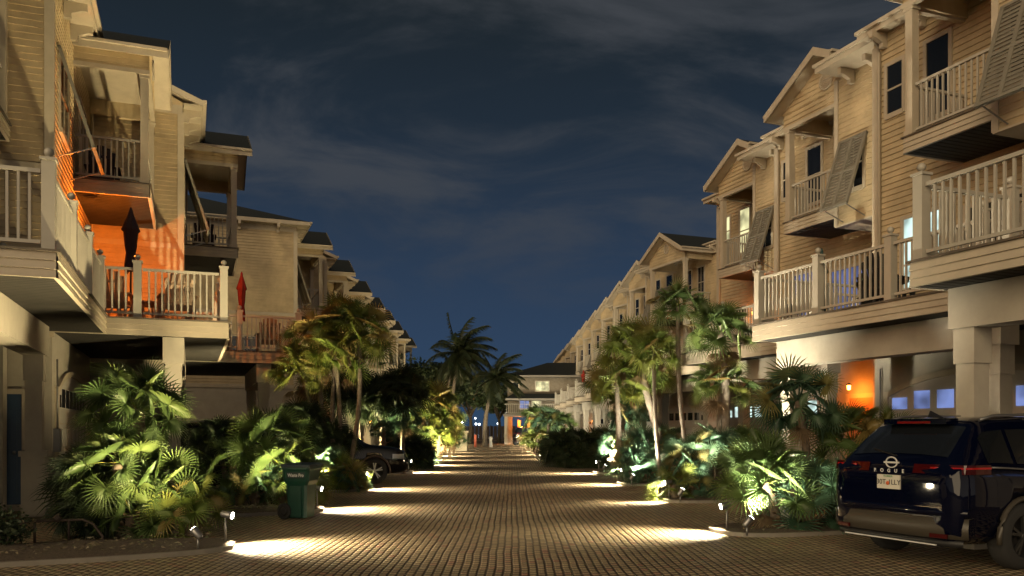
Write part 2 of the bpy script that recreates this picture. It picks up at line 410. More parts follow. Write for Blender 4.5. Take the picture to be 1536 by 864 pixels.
    wl = MB(); yw = 2.45 if flip else 2.6; wl.box(.02, yw - .05, 5.3, .06, yw + .05, 5.5); wl.tube([(.12, yw, 5.25), (.12, yw, 5.5)], [.05, .065], 8); wl.build('wall_lamp', BLACK, o)
    # ground floor openings
    def gdoor(ya, yb, pane, nwin=8):
        g = MB(); x = .0; W_ = yb - ya; nseg = 14; H = 2.25; rise = .42
        top = []
        for k in range(nseg + 1):
            s = k / nseg; y = ya + W_ * s; top.append((y, H + rise * (1 - abs(2 * s - 1) ** 2.6)))
        for k in range(nseg):
            (ya_, za), (yb_, zb) = top[k], top[k + 1]
            g.face([(x + .02, ya_, .02), (x + .02, yb_, .02), (x + .02, yb_, zb), (x + .02, ya_, za)])
            g.face([(x + .07, ya_, za), (x + .07, yb_, zb), (x + .07, yb_, zb + .12), (x + .07, ya_, za + .12)], 1)
            g.face([(x + .02, ya_, za), (x + .02, yb_, zb), (x + .07, yb_, zb), (x + .07, ya_, za)], 1)
            g.face([(x + .0, ya_, za + .12), (x + .07, ya_, za + .12), (x + .07, yb_, zb + .12), (x + .0, yb_, zb + .12)], 1)
        g.box(0, ya - .12, 0, .07, ya, H + .12, 1); g.box(0, yb, 0, .07, yb + .12, H + .12, 1)
        for k in range(1, 4): g.box(x + .02, ya, .55 * k - .012, x + .028, yb, .55 * k + .012, 1)
        for k in range(3):
            for j in range(nwin):
                yy = ya + W_ * (j + .5) / nwin; ww = W_ / nwin * .36
                g.box(x + .02, yy - ww, .55 * k + .10, x + .036, yy + ww, .55 * k + .45, 0)
        go = g.build('garage_door', [DOORW, TRIM], o)
        p = MB()
        for j in range(nwin):
            yy = ya + W_ * (j + .5) / nwin; ww = W_ / nwin * .34
            zt = 2.15 + .40 * (1 - abs(2 * (j + .5) / nwin - 1) ** 2.6) * .85 - .02
            p.box(x + .018, yy - ww, 1.98, x + .034, yy + ww, max(2.15, min(zt, 2.36)))
        p.build('door_window', pane, go)
    if ground == 'garage': gdoor(.45, 5.2, garage_pane or GLASS)
    elif ground == 'half':
        gdoor(.35, 2.45, garage_pane or GLASS, 4)
    if ground in ('half', 'entry'):
        e_ = MB(); e_.box(0, 3.0, 0, .05, 3.12, 2.5, 1); e_.box(0, 3.98, 0, .05, 4.1, 2.5, 1); e_.box(0, 3.12, 2.38, .05, 3.98, 2.5, 1); e_.box(0, 3.12, .02, .035, 3.98, 2.38)
        for zz_ in (.3, 1.35): e_.box(.035, 3.27, zz_, .045, 3.83, zz_ + .8)
        eo = e_.build('entry_door', [DOORO if garage_pane is None or ground == 'half' else DOORW, TRIM], o)
        h_ = MB(); h_.ball((.075, 3.9, 1.05), .03); h_.build('handle', METAL, eo)
    return o

KW_R = dict(OV=.34, L=6.34, wall_a=2.35, porch=(2.35, 4.28), bump=(4.28, 6.3), gable=(2.30, 5.62), beam_in=.72, deck=(0.1, 5.6, 3.42))
WIN3R = [(.62, .42, 8.55, 9.62, 'a', (0, 1)), (1.75, .55, 8.1, 9.68, 'b', (0, 1))]
WIN2R = [(1.35, .95, 4.6, 6.1, 'c', (2, 2)), (3.3, 1.7, 3.76, 5.95, 'd', (1, 0)), (5.3, .9, 3.76, 5.95, 'e', (0, 0))]
WIN2L = [(1.3, 1.0, 4.6, 5.9, 'c', (1, 1)), (3.9, 1.8, 3.76, 5.95, 'd', (1, 0))]
WIN3L = [(4.6, 1.2, 7.25, 9.3, 'b', (1, 0))]
# bin-side row:  facade plane n = -2.5 + 2.28*k , near end d = 18.05 + 6.46*k
GL = 'townhouses along the side of the green bin'; GRt = 'townhouses along the side of the parked SUV'
def leftpos(k): return (-2.47 + 2.27 * k, 18.05 + 6.48 * k)
def rightpos(k): return (14.55 + 2.31 * k, 14.75 + 6.33 * k)   # far end of facade
LEFT = {}; RIGHT = {}
LEFT[-1] = townhouse(*leftpos(-1), False, 'beige townhouse cut by the picture edge, its railed deck jutting above a blue door', group=GL, win=WIN2L + WIN3L)
LEFT[0] = townhouse(*leftpos(0), False, 'beige townhouse with orange lamplight under its balcony and a dark folded umbrella', group=GL, win=WIN2L + WIN3L, lit={'d': GLASS})
LEFT[1] = townhouse(*leftpos(1), False, 'beige townhouse with a folded red umbrella on its deck, before the gap', group=GL, win=WIN2L + WIN3L)
nums = ['first', 'second', 'third', 'fourth', 'fifth', 'sixth', 'seventh', 'eighth', 'ninth', 'tenth', 'eleventh']
hh = townhouse(*leftpos(3), False, 'tall beige end wall with dark hipped roof, first after the gap on the bin side', group=GL, win=WIN2L + WIN3L, hip=True)
LEFT[3] = hh
proto = townhouse(*leftpos(4), False, 'second townhouse after the gap on the bin side, behind the tall palms', group=GL, win=WIN2L + WIN3L, lit={'c': PANE_Y})
LEFT[4] = proto
for k in range(5, 11):
    c = copy_tree(proto); c.location = W(*leftpos(k)); c['label'] = nums[k - 3] + ' townhouse after the gap on the bin side, counted away from the camera'
    LEFT[k] = c
RIGHT[-1] = townhouse(*rightpos(-1), True, 'townhouse beside the parked SUV whose deck comes closest, cut by the picture edge', group=GRt, win=WIN3R + WIN2R, ground='garage', garage_pane=PANE_B, **KW_R)
RIGHT[0] = townhouse(*rightpos(0), True, 'townhouse behind the parked SUV with blue lit garage door windows', group=GRt, win=WIN3R + WIN2R, lit={'c': PANE_W, 'd': GLASS}, garage_pane=PANE_B, **KW_R)
RIGHT[1] = townhouse(*rightpos(1), True, 'townhouse with an orange lit entrance and bluish glass doors on its deck', group=GRt, win=WIN3R + WIN2R, lit={'d': PANE_BD, 'c': PANE_BD}, ground='half', garage_pane=PANE_W, **KW_R)
RIGHT[2] = townhouse(*rightpos(2), True, 'townhouse with two yellow lit upper windows, last before the gap on the SUV side', group=GRt, win=WIN3R + WIN2R,
                     lit={'a': PANE_Y, 'b': PANE_Y, 'e': PANE_BD}, hip=True, garage_pane=PANE_W, **KW_R)
KW_T = dict(KW_R); KW_T.update(porch=(2.35, 5.6), bump=None, gable=(2.3, 5.65))
RIGHT[4] = townhouse(*rightpos(4), True, 'townhouse with a wide two-post balcony, first beyond the gap on the SUV side', group=GRt, win=WIN3R + WIN2R + [(3.6, .5, 8.1, 9.6, 'f', (1, 1)), (4.7, .5, 8.1, 9.6, 'g', (1, 1))],
                     lit={'c': PANE_Y}, **KW_T)
protoR = townhouse(*rightpos(5), True, 'second townhouse after the gap on the SUV side', group=GRt, win=WIN3R + WIN2R, lit={'d': PANE_BD}, **KW_R)
RIGHT[5] = protoR
protoR['label'] = 'second townhouse after the gap on the SUV side, counted away from the camera'
for k in range(6, 15):
    c = copy_tree(protoR); c.location = W(*rightpos(k)); c['label'] = nums[k - 4] + ' townhouse after the gap on the SUV side, counted away from the camera'
    RIGHT[k] = c
# blue door in the end wall under the first deck
def local(k, x, y, z, side='L'):
    if side == 'L': n, d = leftpos(k); return W(n + x, d + y, z)
    n, d = rightpos(k); return W(n - x, d - y, z)
b = MB(); b.box(-1.9, -.42, 0, -.74, -.07, 3.28); b.build('ground_floor_wall', STUCCO, LEFT[0])
b = MB(); b.box(-1.62, -.06, .12, -1.52, -.005, 2.3, 1); b.box(-.50, -.06, .12, -.40, -.005, 2.3, 1); b.box(-1.52, -.06, 2.2, -.5, -.005, 2.3, 1)
b.box(-1.52, -.045, .12, -.5, -.004, 2.2)
for xx in (-1.4, -.93):
    for zz in (.3, 1.2): b.box(xx, -.055, zz, xx + .35, -.044, zz + .75)
bd = b.build('entry_door', [DOORB, TRIM], LEFT[0]); bd['label'] = 'blue entry door'
h = MB(); h.ball((-.62, -.08, 1.1), .035); h.build('handle', METAL, bd)
for k, xs in ((0, [-1.7]), (3, [])):
    for x in xs: window(LEFT[k], '-y', (x, 0), 4.5, 5.9, .8, GLASS, (0, 1))
window(LEFT[3], '-y', (-2.2, 0), 4.5, 5.5, 1.0, GLASS, (1, 1)); window(LEFT[3], '-y', (-.5, 0), 5.2, 5.6, .55, PANE_W, (2, 0))
# porch side window lit at SUV side unit 4
# ---------------------------------------------------------------- ground, road
g = MB(); g.box(-900, -60, -.5, 900, 1500, -.02); gr_ = g.build('ground', pmat('soil', (.045, .040, .030), .9, noise=.3, nscale=.6)); tag(gr_, kind='structure')
def pavermat():
    m = bpy.data.materials.new('pavers'); n, l = nt(m); b = n['Principled BSDF']; b.inputs['Roughness'].default_value = .62; b.inputs['Specular IOR Level'].default_value = .35
    tc = n.new('ShaderNodeTexCoord'); sp = n.new('ShaderNodeSeparateXYZ')
    # slight wobble
    nz = n.new('ShaderNodeTexNoise'); nz.inputs['Scale'].default_value = .9; nz.inputs['Detail'].default_value = 2; l.new(tc.outputs['Object'], nz.inputs['Vector'])
    sub = n.new('ShaderNodeVectorMath'); sub.operation = 'SUBTRACT'; sub.inputs[1].default_value = (.5, .5, .5); l.new(nz.outputs['Color'], sub.inputs[0])
    sc = n.new('ShaderNodeVectorMath'); sc.operation = 'SCALE'; sc.inputs[3].default_value = .05; l.new(sub.outputs[0], sc.inputs[0])
    ad = n.new('ShaderNodeVectorMath'); ad.operation = 'ADD'; l.new(tc.outputs['Object'], ad.inputs[0]); l.new(sc.outputs[0], ad.inputs[1])
    l.new(ad.outputs[0], sp.inputs[0])
    def M(op, a, b_=None, c=None):
        x = n.new('ShaderNodeMath'); x.operation = op
        for k, v in enumerate((a, b_, c)):
            if v is None: continue
            if isinstance(v, (int, float)): x.inputs[k].default_value = v
            else: l.new(v, x.inputs[k])
        return x.outputs[0]
    X = M('DIVIDE', sp.outputs[0], .094); Y = M('DIVIDE', sp.outputs[1], .15)
    ci = M('FLOOR', X); Y2 = M('ADD', Y, M('MULTIPLY', M('MODULO', ci, 2), .35))
    fx = M('SUBTRACT', M('FRACT', X), .5); fy = M('SUBTRACT', M('FRACT', Y2), .5); ri = M('FLOOR', Y2)
    ax = M('ABSOLUTE', fx); ay = M('ABSOLUTE', fy)
    def sm(v, lo, hi):
        x = n.new('ShaderNodeMapRange'); x.interpolation_type = 'SMOOTHSTEP'; x.inputs[1].default_value = lo; x.inputs[2].default_value = hi; x.inputs[3].default_value = 1; x.inputs[4].default_value = 0
        l.new(v, x.inputs[0]); return x.outputs[0]
    hgt = M('MULTIPLY', sm(ax, .26, .48), sm(ay, .22, .48))
    cb = n.new('ShaderNodeCombineXYZ'); l.new(ci, cb.inputs[0]); l.new(ri, cb.inputs[1])
    wn = n.new('ShaderNodeTexWhiteNoise'); wn.noise_dimensions = '3D'; l.new(cb.outputs[0], wn.inputs['Vector'])
    cr = n.new('ShaderNodeValToRGB'); e = cr.color_ramp.elements
    e[0].color = (.32, .25, .155, 1); e[1].color = (.52, .42, .27, 1); x = e.new(.85); x.color = (.45, .36, .22, 1); x = e.new(.95); x.color = (.40, .22, .15, 1)
    l.new(wn.outputs['Value'], cr.inputs[0])
    big = n.new('ShaderNodeTexNoise'); big.inputs['Scale'].default_value = .5; big.inputs['Detail'].default_value = 5; l.new(tc.outputs['Object'], big.inputs['Vector'])
    mr = n.new('ShaderNodeMapRange'); mr.inputs[1].default_value = .3; mr.inputs[2].default_value = .7; mr.inputs[3].default_value = .66; mr.inputs[4].default_value = 1.2; l.new(big.outputs[0], mr.inputs[0])
    mx = n.new('ShaderNodeMix'); mx.data_type = 'RGBA'; l.new(M('POWER', hgt, .6), mx.inputs['Factor']); mx.inputs['A'].default_value = (.050, .038, .024, 1); l.new(cr.outputs[0], mx.inputs['B'])
    m2 = n.new('ShaderNodeMix'); m2.data_type = 'RGBA'; m2.blend_type = 'MULTIPLY'; m2.inputs['Factor'].default_value = 1; l.new(mx.outputs['Result'], m2.inputs['A']); l.new(mr.outputs[0], m2.inputs['B'])
    l.new(m2.outputs['Result'], b.inputs['Base Color'])
    bp = n.new('ShaderNodeBump'); bp.inputs['Strength'].default_value = .9; bp.inputs['Distance'].default_value = .03
    hh_ = M('ADD', hgt, M('MULTIPLY', wn.outputs['Value'], .25)); l.new(hh_, bp.inputs['Height']); l.new(bp.outputs[0], b.inputs['Normal'])
    return m
PAV = pavermat()
g = MB(); g.face([(-26, -8, 0), (34, -8, 0), (34, 112, 0), (-40, 112, 0)]); rd = g.build('road', PAV); tag(rd, kind='structure')
WATER = pmat('sea_water', (.01, .02, .035), .15)
g = MB(); g.box(-900, 135, -.3, 900, 1490, -.012); tag(g.build('water', WATER), kind='structure')

# ---------------------------------------------------------------- palms
def fan_leaf(mb, base, direction, plen, r, seg=22, droop=.35, m=0, spread=150, tilt=0.):
    """one petiole plus a palmate blade"""
    d = Vector(direction).normalized(); up = Vector((0, 0, 1))
    side = d.cross(up)
    if side.length < .05: side = Vector((1, 0, 0))
    side.normalize(); nr = side.cross(d).normalized()
    if tilt:
        q = Matrix.Rotation(tilt, 3, d); side = q @ side; nr = q @ nr
    b = Vector(base); sag = Vector((0, 0, -1)) * plen * .18
    c = b + d * plen + sag; mid = b + d * plen * .5 + sag * .25
    w = .012
    mb.face([b - side * w * 1.4, b + side * w * 1.4, mid + side * w, mid - side * w], m, True); mb.face([mid - side * w, mid + side * w, c + side * w * .6, c - side * w * .6], m, True)
    d2 = (d + nr * U(-.9, .15) * (1 if nr.z > 0 else -1) + Vector((0, 0, -.12))).normalized(); nr2 = side.cross(d2).normalized()
    ic = len(mb.v); mb.v.append(tuple(c))
    N = seg; joints = []; fr = .27
    for k in range(N + 1):
        a = R(-spread + 2 * spread * k / N); rr = r * fr * (1 - .12 * abs(a) / pi)
        ridge = .0
        p = c + (d2 * cos(a) + side * sin(a)) * rr + nr2 * (r * .06 * cos(a * 1.0)) 
        joints.append(len(mb.v)); mb.v.append(tuple(p))
    for k in range(N):
        a = R(-spread + 2 * spread * (k + .5) / N); a += U(-.02, .02)
        rt = r * (1 - .18 * abs(a) / pi) * U(.9, 1.04)
        dirv = d2 * cos(a) + side * sin(a)
        mp = c + dirv * r * fr + nr2 * r * .10; im = len(mb.v); mb.v.append(tuple(mp))
        tip = c + dirv * rt + Vector((0, 0, -1)) * r * droop * U(.3, 1.2) * .6; it = len(mb.v); mb.v.append(tuple(tip))
        q2 = c + dirv * r * .68 + nr2 * r * .04 - Vector((0, 0, r * droop * .12)); pw = side * cos(a) - d2 * sin(a)
        ww = r * R(2 * spread / N) * .10
        ia = len(mb.v); mb.v.append(tuple(q2 - pw * ww)); mb.v.append(tuple(q2 + pw * ww))
        j0, j1 = joints[k], joints[k + 1]
        for fc in ((ic, j0, im), (ic, im, j1), (j0, ia, im), (im, ia, ia + 1), (im, ia + 1, j1), (ia, it, ia + 1)):
            mb.f.append(fc); mb.mi.append(m); mb.sm.append(False)
def crown_mesh(seed, n=34, plen=.55, r=.5, lo=-35, hi=80, droop=.3, dead=0, name='crown', seg=24, mats=None):
    random.seed(seed); mb = MB(); ga = 2.39996
    for k in range(n):
        el = R(hi + (lo - hi) * (k + .5) / n + U(-8, 8)); az = k * ga + U(-.25, .25)
        d = (cos(el) * cos(az), cos(el) * sin(az), sin(el))
        fan_leaf(mb, (0.03 * cos(az), .03 * sin(az), U(-.08, .05)), d, plen * U(.75, 1.15), r * U(.85, 1.1), seg, droop * U(.6, 1.6), 0, U(120, 160), random.choice((-1, 1)) * U(.1, 1.35))
    for k in range(dead):
        el = R(U(-80, -50)); az = U(0, 6.28); d = (cos(el) * cos(az), cos(el) * sin(az), sin(el))
        fan_leaf(mb, (0, 0, -.1), d, plen * U(.6, .9), r * U(.75, .95), max(10, seg - 8), .55, 1, U(50, 90))
    return mb.mesh(name, mats or [LEAF, DEAD])
def trunk(parent, p, q, r0, r1, mat=BARK, bend=.08, name='trunk'):
    mb = MB(); p = Vector(p); q = Vector(q); n = 9; pts = []; rs = []
    off = Vector((U(-1, 1), U(-1, 1), 0)) * bend * (q - p).length
    for k in range(n * 2 + 1):
        t = k / (n * 2); pts.append(p.lerp(q, t) + off * sin(pi * t)); rs.append((r0 + (r1 - r0) * t) * (1.0 + (.10 if k % 2 else -.04)))
    rs[0] *= 1.3
    mb.tube(pts, rs, 9); return mb.build(name, mat, parent)
def boots(parent, z0, r, n=16):
    """old leaf bases hanging at a trunk foot"""
    mb = MB()
    for k in range(n):
        az = U(0, 6.28); z = U(.05, z0); el = U(.2, 1.1)
        a = Vector((cos(az) * r, sin(az) * r, z)); b_ = a + Vector((cos(az) * cos(el), sin(az) * cos(el), sin(el))) * U(.12, .3)
        mb.bar(a, b_, .045, .015)
    return mb.build('leaf_base', DEAD, parent)
CROWN = {
    'shrub': [crown_mesh(11 + i, 25, .52, .44, -28, 84, .10, 2, seg=25) for i in range(3)],
    'shrubc': [crown_mesh(31 + i, 22, .50, .42, -30, 84, .10, 1, mats=[LEAFC, DEAD]) for i in range(2)],
    'shruby': [crown_mesh(41 + i, 15, .42, .46, -40, 65, .12, 3, mats=[LEAFY, DEAD]) for i in range(2)],
    'tall': [crown_mesh(51 + i, 24, .58, .48, -30, 82, .25, 4) for i in range(2)],
    'tally': [crown_mesh(61 + i, 25, .58, .48, -35, 82, .28, 4, mats=[LEAFY, DEAD]) for i in range(2)],
    'tallc': [crown_mesh(81 + i, 26, .5, .45, -45, 78, .25, 3, mats=[LEAFC, DEAD]) for i in range(2)],
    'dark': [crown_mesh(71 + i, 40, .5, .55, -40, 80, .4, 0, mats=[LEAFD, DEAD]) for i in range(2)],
}
random.seed(99)
def palm(name, loc, stems, label, group, cat='palm'):
    """stems: (dx,dy,h,lean_x,lean_y,scale,kind,trunk_r)"""
    o = empty(name, loc, 0, label=label, cat=cat, group=group)
    for (dx, dy, h, lx, ly, s, kind, tr) in stems:
        top = Vector((dx + lx, dy + ly, h))
        if h > .25: trunk(o, (dx, dy, -.03), top, tr * 1.15, tr, BARK if h < 2.5 else BARKL, .05)
        me = random.choice(CROWN[kind]); c = bpy.data.objects.new('crown', me); COL.objects.link(c); c.parent = o
        c.location = top; c.scale = (s, s, s * .95); c.rotation_euler = (U(-.15, .15), U(-.15, .15), U(0, 6.28))
        if h < 1.6 and tr > .06:
            bo = boots(o, max(.3, h * .8), tr * 1.1, 14); bo.location = (dx, dy, 0)
    return o

# beds ---------------------------------------------------------------
MULCH = pmat('mulch', (.075, .055, .038), .95, noise=.5, nscale=25, bump=1.)
CONC = pmat('concrete_edge', (.20, .18, .15), .8, noise=.15)
LITTER = leafmat('leaf_litter', [(0, (.10, .075, .04)), (.5, (.17, .14, .09)), (.8, (.24, .21, .14)), (1, (.06, .08, .03))], .8, .1)
def bed(tip, length, width, label, sgn):
    """planting bed: tip is the street end, runs away along the house normal; sgn -1 to the bin side, +1 to the SUV side"""
    nx, ny = cos(TH) * sgn, sin(TH) * sgn; tx, ty = -sin(TH), cos(TH)
    out = []; N = 30
    for k in range(N):
        a = 2 * pi * k / N; c = cos(a); s = sin(a); e = 3.2
        u = length / 2 * (abs(c) ** (2 / e)) * (1 if c > 0 else -1); v = width / 2 * (abs(s) ** (2 / e)) * (1 if s > 0 else -1)
        out.append((length / 2 + u, v))
    def P(u, v, z): return (tip[0] + nx * u + tx * v, tip[1] + ny * u + ty * v, z)
    mb = MB()
    rows = []
    for f, z in ((1.0, 0.0), (1.0, .055), (.982, .06)): rows.append([P(length / 2 + (u - length / 2) * f, v * (1 - (1 - f) * 2.2), z) for u, v in out])
    mb.grid(rows, 1, False, True)
    rows = []
    for f in (.982, .8, .55, .3, .02): rows.append([P(length / 2 + (u - length / 2) * f, v * (1 - (1 - f) * (2.2 if f > .9 else 1)), .06 + (.07 * (1 - f)) + (U(-.012, .02) if f < .96 else 0)) for u, v in out])
    mb.grid(rows, 0, True, True)
    for _ in range(330):
        u = length / 2 + (U(-1, 1)) * length * .45; v = U(-1, 1) * width * .42; a = U(0, 6.28); s = U(.02, .05); z = .10 + U(0, .05)
        c, d_ = cos(a) * s, sin(a) * s
        p = P(u, v, z); mb.face([(p[0] - c, p[1] - d_, z + U(-.01, .02)), (p[0] + d_ * .4, p[1] - c * .4, z + U(0, .03)), (p[0] + c, p[1] + d_, z + U(-.01, .02)), (p[0] - d_ * .4, p[1] + c * .4, z)], 2)
    return tag(mb.build('planting_bed', [MULCH, CONC, LITTER]), kind='structure')
def spot(loc, target, watt, ang, col=(1., .84, .56), blend=.6, rad=.03):
    l = bpy.data.lights.new('spot', 'SPOT'); l.energy = watt; l.spot_size = R(ang); l.spot_blend = blend; l.color = col; l.shadow_soft_size = rad
    o = bpy.data.objects.new('spot_light', l); COL.objects.link(o); o.location = loc
    o.rotation_euler = (Vector(target) - Vector(loc)).to_track_quat('-Z', 'Y').to_euler(); return o
def point(loc, watt, col, rad=.05):
    l = bpy.data.lights.new('point', 'POINT'); l.energy = watt; l.color = col; l.shadow_soft_size = rad
    o = bpy.data.objects.new('point_light', l); COL.objects.link(o); o.location = loc; return o
def fixture(loc, aim, label, h=.42, group='garden spotlights at the palm beds'):
    """stake with a bullet head"""
    o = empty('garden_spotlight', loc, 0, label=label, cat='garden light', group=group)
    s = MB(); s.tube([(0, 0, 0), (0, 0, h - .04)], [.016, .014], 6); s.build('stake', METAL, o)
    a = Vector(aim).normalized(); c = Vector((0, 0, h)); hd = MB()
    hd.tube([c - a * .07, c - a * .05, c + a * .05, c + a * .09], [.02, .042, .05, .056], 10); hd.build('head', METAL, o)
    ln = MB(); ln.tube([c + a * .091, c + a * .1], [.046, .044], 10); ln.build('lens', LENS, o)
    return o
GP = 'fan palm shrubs on the beds'
def side_name(s): return 'bin' if s < 0 else 'SUV'
beds = []
LB = [(px(352, 11.0), 6.2, 1.7), (px(485, 15.9), 4.2, 1.5), (px(552, 21.2), 4.5, 1.6), (px(618, 29.5), 4.5, 1.6), (px(650, 41.), 4.5, 1.6)]
RB = [(px(1078, 12.3), 4.2, 1.5), (px(995, 17.7), 4.2, 1.5), (px(930, 23.0), 4.5, 1.6), (px(893, 28.8), 4.5, 1.6), (px(846, 42.), 4.5, 1.6)]
for i, (p, L_, w_) in enumerate(LB): bed(p, L_, w_, '', -1)
for i, (p, L_, w_) in enumerate(RB): bed(p, L_, w_, '', 1)
for k in range(6): bed(px(660 + k * 2, 47 + k * 6.85), 4, 1.6, '', -1); bed(px(822 - k * 5, 49 + k * 6.75), 4, 1.6, '', 1)
# fixtures and their light
def bedlight(p, sgn, label, w_plant=45, w_road=60, up=.95, col=(1., .86, .58), off=.35, near=False, pof=(.1, -.7), ax_=.7, ay_=.6):
    q = Vector((p.x + sgn * -0.0, p.y, .06)); fixture(q, (-sgn * .95, -.05, -.18), label, .36)
    head = q + Vector((-sgn * .12, 0, .36))
    spot(head, head + Vector((-sgn * 3.0, .0, -3.6)), w_road * 14, 118, (1., .82, .52), 1., .05)
    hp = q + Vector((sgn * pof[0], pof[1], .22))
    if near: fixture(q + Vector((sgn * pof[0], pof[1], 0)), (sgn * 1., .4, up), label.replace('garden spotlight', 'stubby uplight'), .18)
    av = Vector((sgn * ax_, ay_, up)).normalized(); hp = q + Vector((sgn * pof[0], pof[1], .18)) + av * .14
    spot(hp, hp + av, w_plant * 22, 95, (1., .80, .42) if sgn < 0 else (1., .90, .66), .9, .05)
names = ['in front of the tall bushy palm nearest the camera', 'behind the green wheeled bin', 'beside the front wheel of the black car', 'beyond the black car', 'at the fifth bed on the bin side']
for i, (p, _, _) in enumerate(LB):
    bedlight(Vector((p.x - .12, p.y, 0)), -1, 'small lit garden spotlight ' + names[i], [85, 55, 150, 130, 110][i], [100, 105, 100, 110, 120][i], near=i < 4, up=[.95, .95, 1.9, 1.8, .5][i], **({} if i in (0, 1, 3) else dict(pof=(.75, -.95)) if i == 2 else dict(pof=(-.5, -1.6), ax_=.15, ay_=1.)))
names = ['beside the white utility box near the SUV', 'at the bed under two slender palms on the SUV side', 'at the third bed on the SUV side', 'at the fourth bed, under the leaning palm trunk', 'at the fifth bed on the SUV side']
for i, (p, _, _) in enumerate(RB):
    bedlight(Vector((p.x + .12, p.y, 0)), 1, 'small lit garden spotlight ' + names[i], [50, 100, 120, 140, 110][i], [85, 95, 95, 110, 120][i], near=i < 4, up=[1.1, 1.6, 1.5, 1.4, .5][i], **({} if i < 4 else dict(pof=(-.5, -1.6), ax_=.15, ay_=1.)))
for k in range(6):
    p = px(660 + k * 2, 47 + k * 6.85); bedlight(Vector((p.x, p.y, 0)), -1, 'small lit garden spotlight at bed %s of the bin side, far off' % nums[k + 5], 80, 130, pof=(-.5, -1.6), ax_=.1, ay_=1., up=.45)
    p = px(822 - k * 5, 49 + k * 6.75); bedlight(Vector((p.x, p.y, 0)), 1, 'small lit garden spotlight at bed %s of the SUV side, far off' % nums[k + 5], 80, 130, pof=(-.5, -1.6), ax_=.1, ay_=1., up=.45)

bed(px(648, 35.6), 4.2, 1.5, '', -1)
p = px(648, 35.3); bedlight(Vector((p.x, p.y, 0)), -1, 'small lit garden spotlight under the yellow green palm clump with drooping fronds', 130, 110, pof=(-.3, -1.0), ax_=.35, ay_=.9, up=.7)
# ---- plants on the bin side
palm('fan_palm', px(208, 12.3), [(-.1, .3, 1.85, -.1, .1, 1.12, 'shrub', .09), (-.45, 0, .8, -.15, 0, .85, 'dark', .09), (-.1, -.3, 1.05, 0, -.1, .9, 'shrub', .09), (.3, -.2, .75, .1, -.1, .9, 'shrub', .09),
     (.65, -.4, .3, .1, -.05, .8, 'shruby', .07), (.15, -.45, .35, 0, -.1, .75, 'shrub', .08), (-.4, -.3, .35, -.1, -.1, .62, 'dark', .07), (.8, -.2, .55, .1, 0, .7, 'shruby', .06)],
     'huge bushy fan palm clump lit yellow green from below, nearest the camera', GP)
palm('fan_palm', px(400, 16.9), [(0, 0, 1.25, 0, .1, 1.25, 'shrub', .09), (.35, -.3, .7, .1, -.05, 1.1, 'shrub', .08), (-.5, -.1, .8, -.15, 0, 1.0, 'shrub', .08), (-.1, -.4, .3, 0, -.1, .9, 'shrubc', .08), (.75, -.35, .35, .1, 0, .9, 'shruby', .06), (-.75, .2, 1.3, -.3, 0, .8, 'dark', .05)],
     'bushy fan palm clump behind the green wheeled bin', GP)
palm('fan_palm', px(520, 21.0), [(0, -.2, .45, 0, 0, .95, 'shruby', .07), (-.35, .1, .6, -.1, 0, .9, 'shrubc', .07), (.15, -.35, .2, .05, 0, .7, 'shrubc', .06)], 'low brightly lit fan palm beside the front wheel of the black car', GP)
GT = 'slender palms on the beds'
palm('palm_tree', px(500, 22.0), [(-.1, .3, 4.0, -.35, 0, 1.15, 'tally', .055), (.3, 0, 4.1, .35, .1, 1.2, 'tally', .055), (.1, .2, 3.5, -.05, -.2, 1.1, 'tally', .05), (.1, 0, 4.35, .1, .1, 1.1, 'tall', .05), (-.5, .1, 3.1, -.35, 0, 1.0, 'tally', .05), (-.5, 0, 1.7, -.3, 0, 1.0, 'dark', .05), (-.2, .3, 1.2, 0, 0, 1.0, 'dark', .05)],
     'cluster of tall shaggy palms with yellowed crowns behind the black car', GT)
palm('palm_tree', px(598, 29.0), [(.05, 0, 2.9, 0, 0, 1.3, 'dark', .06), (-.55, .3, 2.6, -.2, 0, 1.25, 'dark', .06), (-1.5, .6, 2.9, -.2, 0, 1.3, 'dark', .06), (.25, -.3, 2.0, .05, 0, .95, 'tallc', .05)], 'dark crowned palms beyond the black car with one thin pale trunk', GT)
palm('fan_palm', px(575, 27.5), [(0, 0, 1.5, 0, 0, .65, 'shrubc', .07)], 'short small palm with ringed trunk right behind the black car bonnet', GP)
palm('palm_tree', px(645, 36.0), [(0, 0, 2.6, 0, .2, 1.5, 'tally', .06), (-.6, .4, 1.8, 0, 0, 1.5, 'tall', .06), (.35, -.2, 1.3, .1, 0, 1.1, 'shruby', .06), (-.3, -.4, .6, 0, 0, 1.0, 'shrubc', .06)], 'yellow green palm clump with drooping orange fronds halfway down the bin side', GT)
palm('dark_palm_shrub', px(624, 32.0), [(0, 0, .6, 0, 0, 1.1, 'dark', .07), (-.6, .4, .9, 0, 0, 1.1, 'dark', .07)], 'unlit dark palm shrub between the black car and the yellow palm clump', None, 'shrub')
palm('palm_tree', px(660, 43.5), [(0, 0, 2.2, 0, .2, 1.5, 'tally', .06), (.5, .4, 1.4, 0, 0, 1.2, 'shruby', .06), (-.4, -.2, 1.0, 0, 0, 1.4, 'shruby', .06)], 'lit yellow palm clump by the fifth bed on the bin side', GT)
palm('palm_tree', px(668, 51), [(0, 0, 1.9, 0, .2, 1.4, 'shrub', .06), (.5, .1, 1.0, 0, 0, 1.2, 'shrubc', .06)], 'lit green palm clump before the tan gate pillar', GT)
palm('palm_tree', px(676, 62), [(0, 0, 2.2, 0, .2, 1.5, 'shrub', .06), (.3, -.4, .9, 0, 0, 1.4, 'shruby', .06)], 'farthest palm clump on the bin side', GT)
